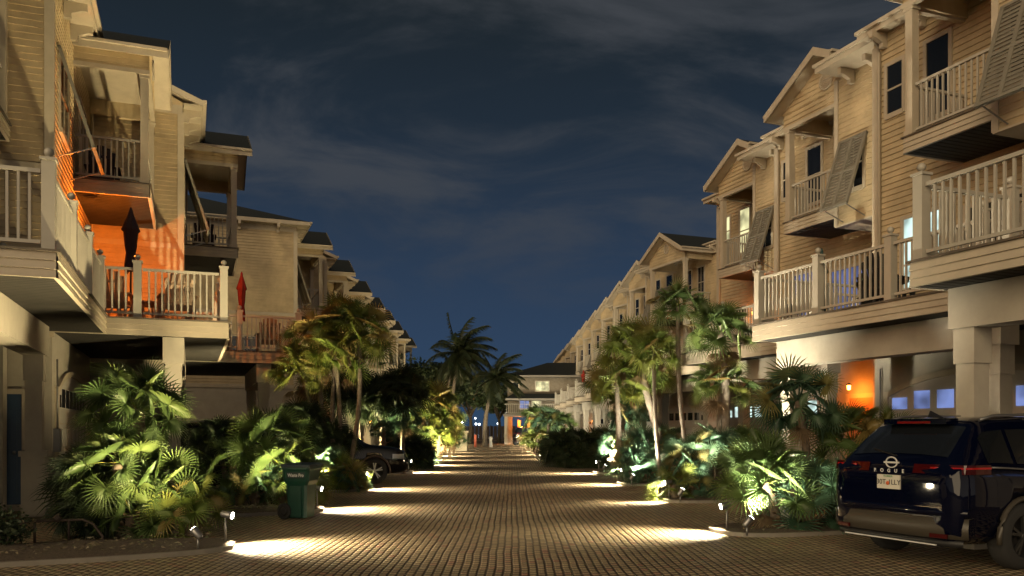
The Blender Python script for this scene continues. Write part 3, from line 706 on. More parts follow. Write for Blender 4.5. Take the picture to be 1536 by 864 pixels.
# ---- plants on the SUV side
palm('fan_palm', px(1190, 12.6), [(.25, 0, .55, 0, 0, 1.0, 'shrubc', .08), (-.25, -.1, .75, -.25, -.1, 1.0, 'shrub', .07), (.75, .1, .6, .1, 0, .95, 'shrubc', .08), (-.2, .3, .95, -.15, .1, .95, 'shrub', .07), (1.0, -.1, .4, 0, 0, .8, 'shrubc', .06)],
     'white green lit fan palm clump touching the rear of the SUV', GP)
palm('palm_tree', px(1215, 14.2), [(-.1, 0, 2.05, -.1, 0, 1.0, 'tallc', .06), (.65, .3, 1.35, .2, 0, .95, 'tall', .06), (1.2, .2, 1.35, .25, 0, .85, 'tall', .05)], 'dark spiky fan palms rising between the SUV and the lit garages', GT)
palm('fan_palm', px(1030, 18.2), [(0, 0, .75, 0, .1, .95, 'shrubc', .08), (-.3, -.3, .35, -.05, 0, .85, 'shruby', .07), (.35, .2, 1.1, .2, 0, .95, 'shrubc', .08), (.1, -.3, .3, .05, 0, .7, 'shrubc', .07)], 'fan palm shrub glowing white at its foot, at the second bed of the SUV side', GP)
palm('palm_tree', px(1075, 18.8), [(0, 0, 3.75, .1, 0, 1.0, 'tall', .085), (.05, .1, 2.6, .1, .1, .9, 'tall', .05), (-.1, .2, 1.1, 0, 0, .7, 'dark', .06), (.5, .3, 1.2, .2, 0, .7, 'shrub', .05)], 'slender palm with two tiers of fronds rising in front of the lit garage', GT)
palm('palm_tree', px(1045, 22.2), [(-.1, .2, 4.85, -.35, 0, 1.0, 'tall', .06), (-.9, .2, 3.7, -.2, 0, .9, 'tally', .05)], 'tall thin dark-crowned palm leaning toward the street beside the two-tier palm', GT)
palm('fan_palm', px(972, 23.4), [(0, 0, .95, 0, .1, 1.15, 'shrubc', .08), (-.4, -.3, .5, -.05, 0, .95, 'shrubc', .07), (.45, .1, 1.1, .1, 0, 1.0, 'shrubc', .08), (-.1, -.4, .25, 0, 0, .7, 'shrubc', .08)], 'blue green lit fan palm shrub at the third bed of the SUV side', GP)
palm('palm_tree', px(1003, 23.2), [(0, 0, 3.75, -.95, 0, 1.35, 'tally', .10), (-1.3, .4, 2.9, -.1, 0, 1.1, 'tally', .07)], 'thick leaning palm with shaggy yellow crown on the SUV side', GT)
palm('palm_tree', px(932, 28.8), [(0, 0, 3.0, -.1, 0, 1.15, 'tallc', .07), (.3, .2, 2.4, .1, 0, 1.1, 'tallc', .08), (.8, .5, 3.4, .3, 0, 1.1, 'tally', .08), (-.3, -.2, 1.0, 0, 0, .8, 'shrubc', .07), (.4, -.2, .8, 0, 0, .9, 'shrubc', .07), (.1, -.2, 2.0, 0, 0, .8, 'tallc', .05)],
     'pale lit palm cluster at the fourth bed of the SUV side', GT)
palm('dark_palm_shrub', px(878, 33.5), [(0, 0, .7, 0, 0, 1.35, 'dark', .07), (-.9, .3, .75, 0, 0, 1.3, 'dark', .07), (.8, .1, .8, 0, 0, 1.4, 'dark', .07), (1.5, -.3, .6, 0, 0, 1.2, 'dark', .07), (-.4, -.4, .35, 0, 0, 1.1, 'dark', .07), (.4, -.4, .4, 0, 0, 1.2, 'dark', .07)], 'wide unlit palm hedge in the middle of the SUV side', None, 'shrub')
palm('palm_tree', px(822, 46), [(0, 0, 1.9, 0, 0, 1.5, 'shrubc', .07), (.7, .2, 1.7, 0, 0, 1.4, 'shrub', .07), (-.6, -.2, 1.0, 0, 0, 1.2, 'shruby', .07), (.2, -.3, .7, 0, 0, 1.1, 'shrubc', .07)], 'round lit palm clump in front of the far house', GT)
palm('palm_tree', px(806, 57), [(0, 0, 2.3, 0, 0, 1.6, 'shrub', .07), (.6, .2, 1.5, 0, 0, 1.4, 'shrub', .07), (-.5, -.2, .9, 0, 0, 1.2, 'shruby', .07)], 'lit palm clump right beside the far dark car', GT)
# low leafy shrub at the picture's edge
def leafy(name, loc, rx, ry, rz, n, size, mat, label, cat, lobes=6, group=None, trunk_h=0., kidname='foliage'):
    o = empty(name, loc, 0, label=label, cat=cat, group=group); mb = MB()
    cs = [(U(-.6, .6) * rx, U(-.6, .6) * ry, trunk_h + rz * U(.35, 1.3), U(.35, .62)) for _ in range(lobes)]
    for _ in range(n):
        c = random.choice(cs); a = Vector((random.gauss(0, 1), random.gauss(0, 1), random.gauss(0, 1))).normalized() * (rnd() ** .45)
        p = Vector((c[0] + a.x * rx * c[3], c[1] + a.y * ry * c[3], max(trunk_h * .7 + .02, c[2] + a.z * rz * c[3])))
        u = Vector((random.gauss(0, 1), random.gauss(0, 1), random.gauss(0, .6))).normalized(); v = u.cross(Vector((random.gauss(0, 1), random.gauss(0, 1), random.gauss(0, 1)))).normalized(); s = size * U(.6, 1.4)
        mb.face([p - u * s, p + v * s * .45, p + u * s, p - v * s * .45])
    mb.build(kidname, mat, o)
    if trunk_h > 0:
        tb = MB(); tb.tube([(0, 0, -.05), (.1, .05, trunk_h * .5), (0, 0, trunk_h)], [trunk_h * .07, trunk_h * .05, trunk_h * .04], 8)
        for c in cs: tb.tube([(0, 0, trunk_h * .75), (c[0] * .4, c[1] * .4, trunk_h + (c[2] - trunk_h) * .4), (c[0], c[1], c[2])], [trunk_h * .035, trunk_h * .022, .02], 6)
        tb.build('trunk', BARKD, o)
    else:
        tb = MB()
        for c in cs: tb.tube([(0, 0, 0), (c[0] * .5, c[1] * .5, c[2] * .5), (c[0], c[1], c[2])], [.02, .014, .008], 5)
        tb.build('stem', BARKD, o)
    return o
leafy('leafy_shrub', px(5, 10.3), .55, .5, .38, 1500, .03, LEAFD, 'low dark leafy shrub beside the rusty iron hoop rail', 'shrub')
leafy('leafy_shrub', px(318, 20.5), .9, .6, .75, 1800, .05, LEAFD, 'round dark bush in front of the pale wall, between two fan palm clumps', 'shrub')

# ---------------------------------------------------------------- far trees
def coco(loc, top, s, label, nf=20, seed=1):
    random.seed(seed); o = empty('coconut_palm', loc, 0, label=label, cat='palm tree', group='coconut palms at the street end')
    tb = MB(); T = Vector(top); pts = [(T * t + Vector((0, 0, 0)) + Vector((sin(t * pi) * -.4, 0, 0))) for t in [k / 12 for k in range(13)]]
    tb.tube(pts, [.24 - .12 * k / 12 for k in range(13)], 8); tb.build('trunk', BARKL, o)
    mb = MB()
    for k in range(nf):
        az = k * 2.4 + U(-.2, .2); el = R(84 - 100 * k / nf); L = s * U(.85, 1.1)
        p = T.copy(); d = Vector((cos(el) * cos(az), cos(el) * sin(az), sin(el))); prev = p
        N = 12
        for j in range(N):
            nd = (d + Vector((0.05, 0, -.13)) * 1.0).normalized(); q = prev + nd * L / N; sd = nd.cross(Vector((0, 0, 1))).normalized()
            mb.bar(prev, q, .05, .03)
            lw = L * .30 * sin(pi * min(.97, (j + 1.2) / (N + 1.2))) ** .6
            for t in (0, .25, .5, .75):
                b0 = prev.lerp(q, t)
                for sg in (-1, 1):
                    tip = b0 + (sd * sg * .8 + nd * .6 + Vector((0, 0, -.55 + U(-.2, .15)))).normalized() * lw * U(.8, 1.1)
                    mb.face([b0 - nd * .05, tip, b0 + nd * .07])
            prev = q; d = nd
    mb.build('crown', LEAFD2, o); return o
LEAFD2 = leafmat('coconut_leaf', [(0, (.014, .024, .010)), (.6, (.025, .038, .014)), (1, (.05, .05, .02))], .5, .2)
coco(px(680, 76), (.6, 0, 8.3), 4.0, 'tallest coconut palm against the sky at the street end', 30, 5)
coco(px(728, 72), (1.0, 0, 5.9), 3.1, 'coconut palm with leaning pale trunk beside the far house', 22, 6)
coco(px(655, 78), (1.7, 0, 7.3), 2.9, 'thin coconut palm with drooping fronds standing behind the tallest one', 16, 8)
random.seed(5)
for i, (x, Y, rx, rz, th, lab) in enumerate([(630, 84, 4.5, 2.6, 4.2, 'dark broad tree rising over the palms at the end of the bin side'), (705, 88, 4.0, 2.2, 3.6, 'dark round tree behind the tallest coconut palm'),
                                             (748, 92, 3.6, 2.0, 3.4, 'dark tree behind the leaning coconut palm'), (668, 92, 4.2, 2.2, 4.2, 'dark tree filling the gap between two coconut palms')]):
    leafy('broadleaf_tree', px(x, Y), rx, rx * .8, rz, 5200, .20, LEAFD, lab, 'tree', 9, 'dark trees at the street end', th, 'crown')

# far house ------------------------------------------------------------------
def far_house():
    o = empty('far_house', px(800, 84), 0, label='three storey house with dark hipped roof closing the street, orange light in its carport', cat='house')
    FTR = pmat('far_trim', (.20, .18, .15), .6)
    w = MB(); w.box(-2.6, 0, 3.0, 12, 9, 6.7); siding(w, (0, 0), (1, 0), (0, -1), 3.0, 6.7, lambda z: (-2.6, 12)); w.box(-2.6, -.0, 0, -2.1, .5, 3.0); w.box(-.6, .1, 0, 12, 9, 2.95); w.build('wall', pmat('far_siding', (.20, .17, .13), .7, noise=.2), o)
    r = MB()
    def hipr(x0, x1, y0, y1, z, zp, ins):
        a = [(x0, y0, z), (x1, y0, z), (x1, y1, z), (x0, y1, z)]; c = [(x0 + ins, y0 + ins, zp), (x1 - ins, y0 + ins, zp), (x1 - ins, y1 - ins, zp), (x0 + ins, y1 - ins, zp)]
        for k in range(4): j = (k + 1) % 4; r.face([a[k], a[j], c[j], c[k]])
        r.face(c); r.box(x0, y0, z - .18, x1, y1, z - .001, 1)
    hipr(-3.0, 9.5, -.7, 9.6, 6.9, 8.5, 4.6); hipr(-2.8, 9.6, -1.6, -.01, 4.55, 5.05, .75); r.build('roof', [ROOF, FTR], o)
    window(o, '-y', (.9, -.03), 5.35, 6.3, 1.3, PANE_Y, (3, 1)); window(o, '-y', (-1.9, -.03), 5.3, 6.2, .8, GLASS, (0, 0))
    window(o, '-y', (-.9, -.03), 3.6, 4.35, .9, PANE_B, (1, 0)); window(o, '-y', (.3, -.03), 3.6, 4.35, .9, PANE_Y, (1, 0))
    d = MB(); d.box(-3.0, -1.8, 2.75, 9, .0, 3.0); d.build('balcony_floor', FTR, o)
    rl = railing((-2.9, -1.7), (8, -1.7), 3.0, o, 'balcony_railing', .2)
    for x in (-2.75, 2.7): c = MB(); c.box(x - .16, -1.75, 0, x + .16, -1.43, 2.75); c.build('column', STUCCO, o)
    gd = MB(); gd.box(1.2, .03, 0, 4.0, .095, 2.2); gd.build('garage_door', DOORW, o)
    pp = MB(); pp.box(-1.6, .4, 0, -1.3, 1.0, 2.4); pp.build('entry_door', DOORO, o)
far_house()
point(px(782, 83.6, 2.2), 260, (1., .26, .03), .1)
point(px(800, 83.2, 2.3), 120, (1., .30, .05), .1)

# ---------------------------------------------------------------- cars
def car(loc, heading, paint, label, plate=False, clad=None, rough=.25, silver=None, cat='SUV', name='parked_car'):
    o = empty(name, loc, heading, label=label, cat=cat)
    # stations: x, zbottom, ztop, half width, roof half width, belt
    S = [(-1.0, .47, .96, .68, .62, .88), (-.975, .37, 1.10, .80, .72, 1.02), (-.92, .31, 1.21, .87, .73, 1.10), (-.82, .30, 1.30, .90, .72, 1.12), (-.66, .30, 1.45, .91, .70, 1.12), (-.48, .29, 1.60, .918, .66, 1.12), (-.40, .29, 1.655, .92, .64, 1.12), (-.1, .28, 1.685, .92, .64, 1.10),
         (.4, .26, 1.70, .92, .64, 1.07), (1.0, .25, 1.70, .92, .63, 1.05), (1.5, .25, 1.66, .92, .62, 1.04), (1.85, .25, 1.55, .92, .61, 1.03), (2.2, .25, 1.34, .92, .65, 1.02), (2.5, .26, 1.14, .92, .72, 1.03), (2.62, .26, 1.10, .915, .76, 1.02), (3.1, .28, 1.06, .905, .72, .98), (3.4, .30, 1.01, .88, .66, .93), (3.55, .33, .93, .82, .6, .85), (3.66, .40, .80, .70, .5, .72)]
    def interp(x):
        for a, b in zip(S, S[1:]):
            if a[0] <= x <= b[0]: t = (x - a[0]) / (b[0] - a[0]); return [a[k] + (b[k] - a[k]) * t for k in range(6)]
        return list(S[0] if x < S[0][0] else S[-1])
    def sec(x):
        _, zb, zt, w, wr, be = interp(x); be = min(be, zt - .05)
        zc = zt
        return [(0, zb), (w * .80, zb), (w * .965, zb + .10), (w * .995, (zb + be) / 2 + .02), (w * .985, be - .10), (w * .955, be), (wr + (w * .955 - wr) * .93, be + .02), (wr + .03, zc - (.09 if zt > 1.15 else .012)), (wr * .90, zc - .025 * (1 if zt > 1.15 else .2)), (wr * .45, zc - .004), (0, zc)]
    xs = []
    for a, b in zip(S, S[1:]):
        m_ = 4 if b[0] - a[0] > .25 else 2
        xs += [a[0] + (b[0] - a[0]) * k / m_ for k in range(m_)]
    xs.append(S[-1][0])
    rows = []
    for x in xs:
        s_ = sec(x); rows.append([(x, y, z) for y, z in s_] + [(x, -y, z) for y, z in s_[-2:0:-1]])
    mb = MB(); mb.grid(rows, 0, True, True); mb.face(rows[0], 0); mb.face(rows[-1][::-1], 0)
    body = mb.build('body', paint, o)
    # wheel arches cut out
    me_ = body.data
    bmod = []
    cut = MB(); 
    for wx in (0, 2.7):
        for sg in (-1, 1): cut.tube([(wx, sg * .62, .36), (wx, sg * 1.05, .36)], [.405, .405], 28)
    co = cut.build('cutter', paint, None); co.parent = o
    md = body.modifiers.new('b', 'BOOLEAN'); md.operation = 'DIFFERENCE'; md.solver = 'EXACT'; md.object = co
    import bmesh
    for ob in (body, co):
        bm = bmesh.new(); bm.from_mesh(ob.data); bmesh.ops.remove_doubles(bm, verts=bm.verts, dist=.0005); bmesh.ops.recalc_face_normals(bm, faces=bm.faces); bm.to_mesh(ob.data); bm.free()
    bpy.context.view_layer.update(); dg = bpy.context.evaluated_depsgraph_get()
    new = bpy.data.meshes.new_from_object(body.evaluated_get(dg)); body.modifiers.clear(); body.data = new; bpy.data.objects.remove(co)
    def side_patch(x0, x1, t0, t1, sg, off=.006, n=8, k0=6, k1=7, taper=0.):
        rws = []
        for i in range(n + 1):
            x = x0 + (x1 - x0) * i / n; s_ = sec(x); a, b = s_[k0], s_[k1]; row = []
            for j in range(5):
                t = t0 + (t1 - t0) * j / 4; row.append((x + taper * t, sg * (a[0] + (b[0] - a[0]) * t + off), a[1] + (b[1] - a[1]) * t))
            rws.append(row)
        return rws
    def top_patch(x0, x1, f, off=.006, n=6):
        rws = []
        for i in range(n + 1):
            x = x0 + (x1 - x0) * i / n; s_ = sec(x); r_ = []
            pts = [s_[7], s_[8], s_[9], s_[10]]
            full = [(-p[0], p[1]) for p in pts[:-1]] + [pts[-1]] + [(p[0], p[1]) for p in pts[-2::-1]]
            full = [p if True else p for p in full]
            nx = -.7 if x < .5 else .7
            for (y, z) in full: r_.append((x + nx * off, y * f, z + off))
            rws.append(r_)
        return rws
    gl = MB(); gl.grid(top_patch(-.86, -.49, .96), 0); gl.build('rear_window', GLASS, o)
    gl = MB(); gl.grid(top_patch(1.72, 2.42, .97), 0); gl.build('windscreen', GLASS, o)
    for sg in (-1, 1):
        for (a, b) in ((-.50, -.08), (-.02, .78), (.86, 1.72)):
            gl = MB(); gl.grid(side_patch(a, b, .10, .88, sg, taper=0), 0); gl.build('side_window', GLASS, o)
        tr = MB(); s0 = [(x, sg * (sec(x)[5][0] + .012), sec(x)[5][1] + .012) for x in [-.5 + .25 * k for k in range(12)]]; tr.tube(s0, [.012] * 12, 5); tr.build('chrome_strip', METAL, o)
        rr = MB(); s0 = [(x, sg * .60, sec(x)[8][1] + .035 - (.03 if k in (0, 9) else 0)) for k, x in enumerate([-.3 + .22 * k for k in range(10)])]; rr.tube(s0, [.018] * 10, 6); rr.build('roof_rail', METAL, o)
        # tail lamps wrap the corner
        def lamp(za, zb, nm, mt, o_, x0=-.90, yi=.30):
            tl = MB(); tl.grid([[(x, sg * (sec(x)[5][0] * f + o_), z) for (f, z) in ((1.012, za), (1.01, zb))] for x in (x0, -.8, -.68, -.52)], 0)
            tl.grid([[(-1.0 + .10 * (y / .9) ** 3 - o_ + (z - 1.0) * .30, sg * y, z) for z in (za, zb)] for y in (.875, .80, .66, .5, yi)], 0)
            tl.grid([[(-1.0 + .10 * (.875 / .9) ** 3 - o_ + (z - 1.0) * .30, sg * .875, z) for z in (za, zb)], [(x0, sg * (sec(x0)[5][0] * 1.01 + o_), z) for z in (za, zb)]], 0)
            return tl.build(nm, mt, o)
        lamp(1.06, 1.16, 'tail_lamp', MATS.get('tail_glass') or pmat('tail_glass', (.045, .003, .004), .08), .014)
        lamp(1.115, 1.135, 'tail_light_strip', MATS.get('tail_red') or pmat('tail_red', (.15, .004, .004), .15, emit=(.9, .02, .015), estr=.10), .018, -.80, .55)
        hl = MB(); hl.grid([[(x, sg * (sec(x)[3][0] * f + .01), z) for (f, z) in ((1.0, .70), (1.0, .78), (.985, .84))] for x in (3.2, 3.35, 3.45, 3.53)], 0)
        hl.grid([[(3.62 - (.8 - y) * -.0 + .02, sg * y, z) for z in (.66, .72, .77)] for y in (.72, .55, .40)], 0)
        hl.build('headlight', pmat('headlight_glass', (.5, .5, .5), .1, metal=.6), o)
        mr = MB(); mr.ball((1.78, sg * 1.02, 1.05), .11, 0, 8, 6, .7); mr.bar((1.8, sg * .88, 1.0), (1.8, sg * .98, 1.02), .05, .05); mr.build('wing_mirror', paint, o)
        for wx in (0, 2.7):
            wo = MB(); prof = [(.235, .0), (.31, .0), (.355, .02), (.372, .06), (.372, .17), (.355, .21), (.30, .225), (.235, .22)]
            rws = []
            for k in range(33):
                t = 2 * pi * k / 32; rws.append([(wx + r_ * cos(t), sg * (.93 - q), .372 + r_ * sin(t)) for r_, q in prof])
            wo.grid(rws, 0, True); tyre = wo.build('tyre', pmat('rubber', (.02, .02, .02), .8), None)
            ri = MB(); rws = []
            for k in range(33):
                t = 2 * pi * k / 32; rws.append([(wx + r_ * cos(t), sg * (.93 - q), .372 + r_ * sin(t)) for r_, q in ((.238, .015), (.22, .03), (.205, .08), (.10, .11), (.002, .11))])
            ri.grid(rws, 1, True)
            for k in range(5):
                for dd in (-.10, .10):
                    t = 2 * pi * k / 5 + .3; ri.bar((wx + .04 * cos(t), sg * .905, .372 + .04 * sin(t)), (wx + .225 * cos(t + dd * 1.5), sg * .915, .372 + .225 * sin(t + dd * 1.5)), .03, .028, 0, up=(0, 1, 0))
            ri.tube([(wx, sg * .86, .372), (wx, sg * .925, .372)], [.05, .04], 12, 0)
            rim = ri.build('rim', [silver or METAL, BLACK], None)
            whe = bpy.data.objects.new('wheel', None); COL.objects.link(whe); whe.parent = o; tyre.parent = whe; rim.parent = whe
            ar = MB(); pts = [(wx + .43 * cos(t), sg * (.925 if True else 0), .36 + .43 * sin(t)) for t in [pi * (k / 16) * 1.08 - .12 for k in range(17)]]; ar.tube(pts, [.03] * 17, 6); ar.build('wheel_arch', clad or BLACK, o)
        dh = []
        for hx in (.1, 1.0):
            hd = MB(); hd.bar((hx, sg * .925, .88), (hx + .2, sg * .925, .88), .025, .03); hd.build('door_handle', METAL, o)
    def bump_strip(z0, z1, pr, W_, nm, mt):
        cl = MB(); ys_ = [-W_ + 2 * W_ * k / 24 for k in range(25)]
        def xx(y): return -1.0 - pr + .17 * (abs(y) / .93) ** 4
        cl.grid([[(xx(y) + dx_, y, z) for dx_, z in ((.10, z0), (.01, z0 + .01), (0, (z0 + z1) / 2), (.012, z1 - .01), (.10, z1))] for y in ys_], 0)
        return cl.build(nm, mt, o)
    bump_strip(.36, .60, .035, .90, 'rear_bumper', clad or BLACK); bump_strip(.60, .70, .05, .90, 'bumper_top', paint); bump_strip(.27, .37, .0, .84, 'rear_valance', BLACK)
    for sg in (-1, 1): rf = MB(); rf.bar((-1.03, sg * .55, .40), (-1.0, sg * .74, .40), .02, .045); rf.build('reflector', MATS['tail_glass'], o)
    br = MB(); br.bar((-1.02, -.62, .30), (-1.02, .62, .30), .02, .012); br.build('bumper_strip', WHITEF, o)
    gr = MB(); gr.box(3.60, -.40, .50, 3.69, .40, .74)
    for k in range(4): gr.box(3.69, -.38, .53 + k * .055, 3.70, .38, .55 + k * .055, 1)
    gr.build('grille', [BLACK, METAL], o)
    cp = MB(); cp.box(-.60, -.42, 1.60, -.40, .42, 1.665); cp.build('spoiler', paint, o)
    bl = MB(); bl.box(-.612, -.22, 1.61, -.60, .22, 1.635); bl.build('brake_lamp', pmat('brake_red', (.14, .006, .006), .2), o)
    fn = MB(); fn.face([(-.1, .01, 1.68), (-.32, .01, 1.76), (-.36, .01, 1.68)]); fn.face([(-.1, -.01, 1.68), (-.36, -.01, 1.68), (-.32, -.01, 1.76)]); fn.face([(-.1, .01, 1.68), (-.1, -.01, 1.68), (-.32, -.01, 1.76), (-.32, .01, 1.76)]); fn.face([(-.32, .01, 1.76), (-.32, -.01, 1.76), (-.36, -.01, 1.68), (-.36, .01, 1.68)])
    fn.build('antenna_fin', BLACK, o)
    wp = MB(); wp.bar((-.90, -.02, 1.24), (-.82, .36, 1.31), .02, .015); wp.build('wiper', BLACK, o)
    if plate:
        pl = MB(); pl.box(-1.018, -.155, .865, -.998, .155, 1.025); po = pl.build('licence_plate', pmat('plate_white', (.62, .60, .52), .4), o)
        def txt(s, size, y, z, mat, nm, x=-1.022, par=po, bold=.0):
            cu = bpy.data.curves.new(nm, 'FONT'); cu.body = s; cu.size = size; cu.align_x = 'CENTER'; cu.align_y = 'CENTER'; cu.extrude = .0015; cu.offset = bold
            t = bpy.data.objects.new(nm, cu); COL.objects.link(t)
            bpy.context.view_layer.update(); me = bpy.data.meshes.new_from_object(t.evaluated_get(bpy.context.evaluated_depsgraph_get())); bpy.data.objects.remove(t)
            me.materials.clear(); me.materials.append(mat); t = bpy.data.objects.new(nm, me); COL.objects.link(t); t.parent = par
            t.rotation_euler = (pi / 2, 0, -pi / 2); t.location = (x, y, z); return t
        txt('30T', .082, .095, .94, BLACK, 'plate_lettering'); txt('1LLY', .082, -.085, .94, BLACK, 'plate_lettering')
        og = MB(); og.ball((-1.016, .005, .93), .024, 0, 8, 6, 1.0); og.build('plate_emblem', pmat('orange_print', (.6, .12, .03), .5), po)
        txt('FLORIDA', .03, 0, 1.008, pmat('green_print', (.05, .25, .08), .5), 'plate_lettering')
        for k, ch in enumerate('ROGUE'): txt(ch, .055, .20 - k * .095, 1.07, WHITEF, 'badge_lettering', -.997, o, .002)
        bg = MB(); ring = [(-.965, .075 * cos(t * pi / 12), 1.165 + .06 * sin(t * pi / 12)) for t in range(25)]; bg.tube(ring, [.009] * 25, 6); bg.box(-.975, -.10, 1.155, -.955, .10, 1.175); bg.build('badge', WHITEF, o)
    return o
SUVP = pmat('navy_paint', (.0012, .0022, .011), .03, spec=.3)
suv = car(Vector((5.22, 9.95, 0)), R(25), SUVP, 'dark navy SUV parked with its tail toward the street, seen from behind', plate=True, clad=pmat('tan_cladding', (.05, .043, .033), .45), silver=pmat('dark_rim', (.05, .05, .05), .3, metal=.6), name='parked_suv')
c2 = car(Vector((0, 0, 0)), R(14), pmat('black_paint', (.004, .004, .005), .1, spec=.5), 'black SUV nosing out of a driveway behind the slender palms', clad=pmat('brown_cladding', (.09, .06, .045), .5), silver=pmat('bright_rim', (.5, .5, .5), .35, metal=.5), name='parked_suv')
hd = R(14); fw = Vector((-4.05, 24.1, 0)); c2.location = fw - Vector((cos(hd) * 2.7, sin(hd) * 2.7, 0))
c3 = car(px(786, 78), R(100), MATS['black_paint'], 'dark car parked in the orange lit carport of the far house', name='parked_car', cat='car'); c3.rotation_euler = (0, 0, R(85))
c4 = car(Vector((-5.6, 19.6, 0)), R(195), MATS['black_paint'], 'unlit car half hidden behind the palm clump and the green bin', name='parked_car', cat='car'); c4.location = (-6.6, 19.9, 0); c4.rotation_euler = (0, 0, R(201))

# ---------------------------------------------------------------- street things
def bin_():
    o = empty('wheeled_bin', px(452, 14.5), R(-8), label='dark green wheeled rubbish bin standing on the pavers with white lettering', cat='rubbish bin')
    o.scale = (.76, .88, .93); G = pmat('bin_green', (.010, .060, .040), .38, noise=.12, nscale=6, bump=.05)
    mb = MB(); sec = [(0.02, .22, .25), (.35, .235, .265), (.62, .25, .28), (.70, .30, .30), (.90, .325, .33), (.92, .34, .345), (.96, .34, .345)]
    rows = []
    for z, a, b in sec:
        c = .05; rows.append([(-a, -b + c, z), (-a + c, -b, z), (a - c, -b, z), (a, -b + c, z), (a, b - c, z), (a - c, b, z), (-a + c, b, z), (-a, b - c, z)])
    mb.grid(rows, 0, False, True); mb.face(rows[0][::-1]); mb.face(rows[-1])
    mb.box(-.13, -.30, .05, .13, -.262, .60)
    mb.build('body', G, o)
    lid = MB(); rows = []
    for z, a, b in ((.965, .36, .37), (.995, .36, .37), (1.02, .30, .31), (1.035, .12, .12)):
        rows.append([(-a, -b, z), (a, -b, z), (a, b, z), (-a, b, z)])
    lid.grid(rows, 0, False, True); lid.face(rows[-1]); lid.face(rows[0][::-1]); lid.build('lid', pmat('lid_dark', (.012, .03, .04), .4), o)
    ha = MB(); ha.tube([(-.42, -.25, .93), (-.42, .25, .93)], [.016, .016], 8); ha.bar((-.33, -.25, .93), (-.43, -.25, .93), .03, .03); ha.bar((-.33, .25, .93), (-.43, .25, .93), .03, .03); ha.build('handle', G, o)
    for s in (-1, 1):
        w = MB(); w.tube([(-.25, s * .29, .15), (-.25, s * .36, .15)], [.15, .15], 20); w.tube([(-.25, s * .36, .15), (-.25, s * .375, .15)], [.09, .06], 16); w.build('wheel', BLACK, o)
    cu = bpy.data.curves.new('t', 'FONT'); cu.body = 'Waste Pro'; cu.size = .085; cu.align_x = 'CENTER'; cu.align_y = 'CENTER'; cu.extrude = .001; cu.offset = .002
    t = bpy.data.objects.new('lettering', cu); COL.objects.link(t); bpy.context.view_layer.update()
    me = bpy.data.meshes.new_from_object(t.evaluated_get(bpy.context.evaluated_depsgraph_get())); bpy.data.objects.remove(t); me.materials.clear(); me.materials.append(WHITEF)
    t = bpy.data.objects.new('lettering', me); COL.objects.link(t); t.parent = o; t.location = (.02, -.327, .81); t.rotation_euler = (R(88), 0, 0)
    pn = MB(); pn.box(-.19, -.326, .755, .23, -.318, .865); pn.build('label_panel', pmat('bin_panel', (.01, .035, .03), .5), o)
bin_()
# iron hoop rail at first bed
def hoop(loc, rz, L, label):
    o = empty('iron_hoop_rail', loc, rz, label=label, cat='rail', group='rusty iron hoop rails')
    m = MB(); m.tube([(0, 0, 0), (0, 0, .28), (.03, 0, .30), (L - .25, 0, .31), (L - .12, 0, .25), (L, 0, .08), (L, 0, 0)], [.018] * 7, 6); m.build('rail', IRON, o)
    p = MB(); p.tube([(L * .5, 0, 0), (L * .5, 0, .3)], [.016, .016], 6); p.build('upright', IRON, o)
    b_ = MB(); b_.ball((L * .33, 0, .33), .055, 0, 6, 4); b_.tube([(L * .28, .02, .32), (L * .36, -.02, .39)], [.03, .02], 6); b_.build('knot', IRON, o)
hoop(px(52, 11.0, .03), R(8), .85, 'rusty iron hoop rail on the mulch between the low shrub and the huge palm')
hoop(px(345, 16.5, .03), R(10), .8, 'rusty iron hoop rail at the foot of the palm clump behind the bin')
ub = empty('utility_box', px(1178, 12.55, .05), R(-15), label='small white utility post with dark markings in the mulch beside the lit palm', cat='utility post')
m = MB(); m.box(-.10, -.05, .18, .12, .05, .40); m.face([(.02, -.05, .18), (.12, -.05, .18), (.12, -.05, 0), (.05, -.05, 0)]); m.box(.05, -.045, 0, .12, .045, .18); m.box(-.14, -.04, .26, -.10, .04, .32); m.build('housing', WHITEF, ub)
m = MB(); m.box(-.02, -.055, .24, .05, -.051, .36); m.build('sticker', pmat('sticker_blue', (.12, .14, .25), .5), ub)
# gate pillar, lamp, bins, hydrant far down the street
gp = empty('gate_pillar', px(693, 58), 0, label='tan stucco pillar at the far end of the road beside the palms', cat='pillar')
m = MB(); m.box(-.45, -.35, 0, .35, .35, 1.25); m.build('shaft', STUCCO, gp); m = MB(); m.box(-.55, -.45, 1.25, .45, .45, 1.40); m.build('cap', STUCCO, gp)
sl = empty('street_lamp', px(692, 63), 0, label='bright white globe lamp on a thin post above the tan pillar', cat='lamp')
m = MB(); m.tube([(0, 0, 0), (0, 0, 1.95)], [.05, .04], 8); m.build('pole', METAL, sl); m = MB(); m.ball((0, 0, 2.07), .14); m.build('globe', LENSW, sl)
point(px(692, 63, 2.5), 60, (.95, 1, .88), .15)
hy = empty('white_bollard', px(736, 70), 0, label='small white bollard by the foot of the leaning coconut palm', cat='bollard')
m = MB(); m.tube([(0, 0, 0), (0, 0, .62), (0, 0, .68), (0, 0, .85), (0, 0, .9)], [.14, .13, .18, .15, .05], 10); m.build('post', WHITEF, hy)
hy = empty('red_bollard', px(713, 70), 0, label='reddish bollard between the tan pillar and the leaning palm', cat='bollard')
m = MB(); m.tube([(0, 0, 0), (0, 0, 1.0), (0, 0, 1.05)], [.11, .11, .04], 10); m.build('post', pmat('bollard_red', (.45, .12, .08), .6), hy)
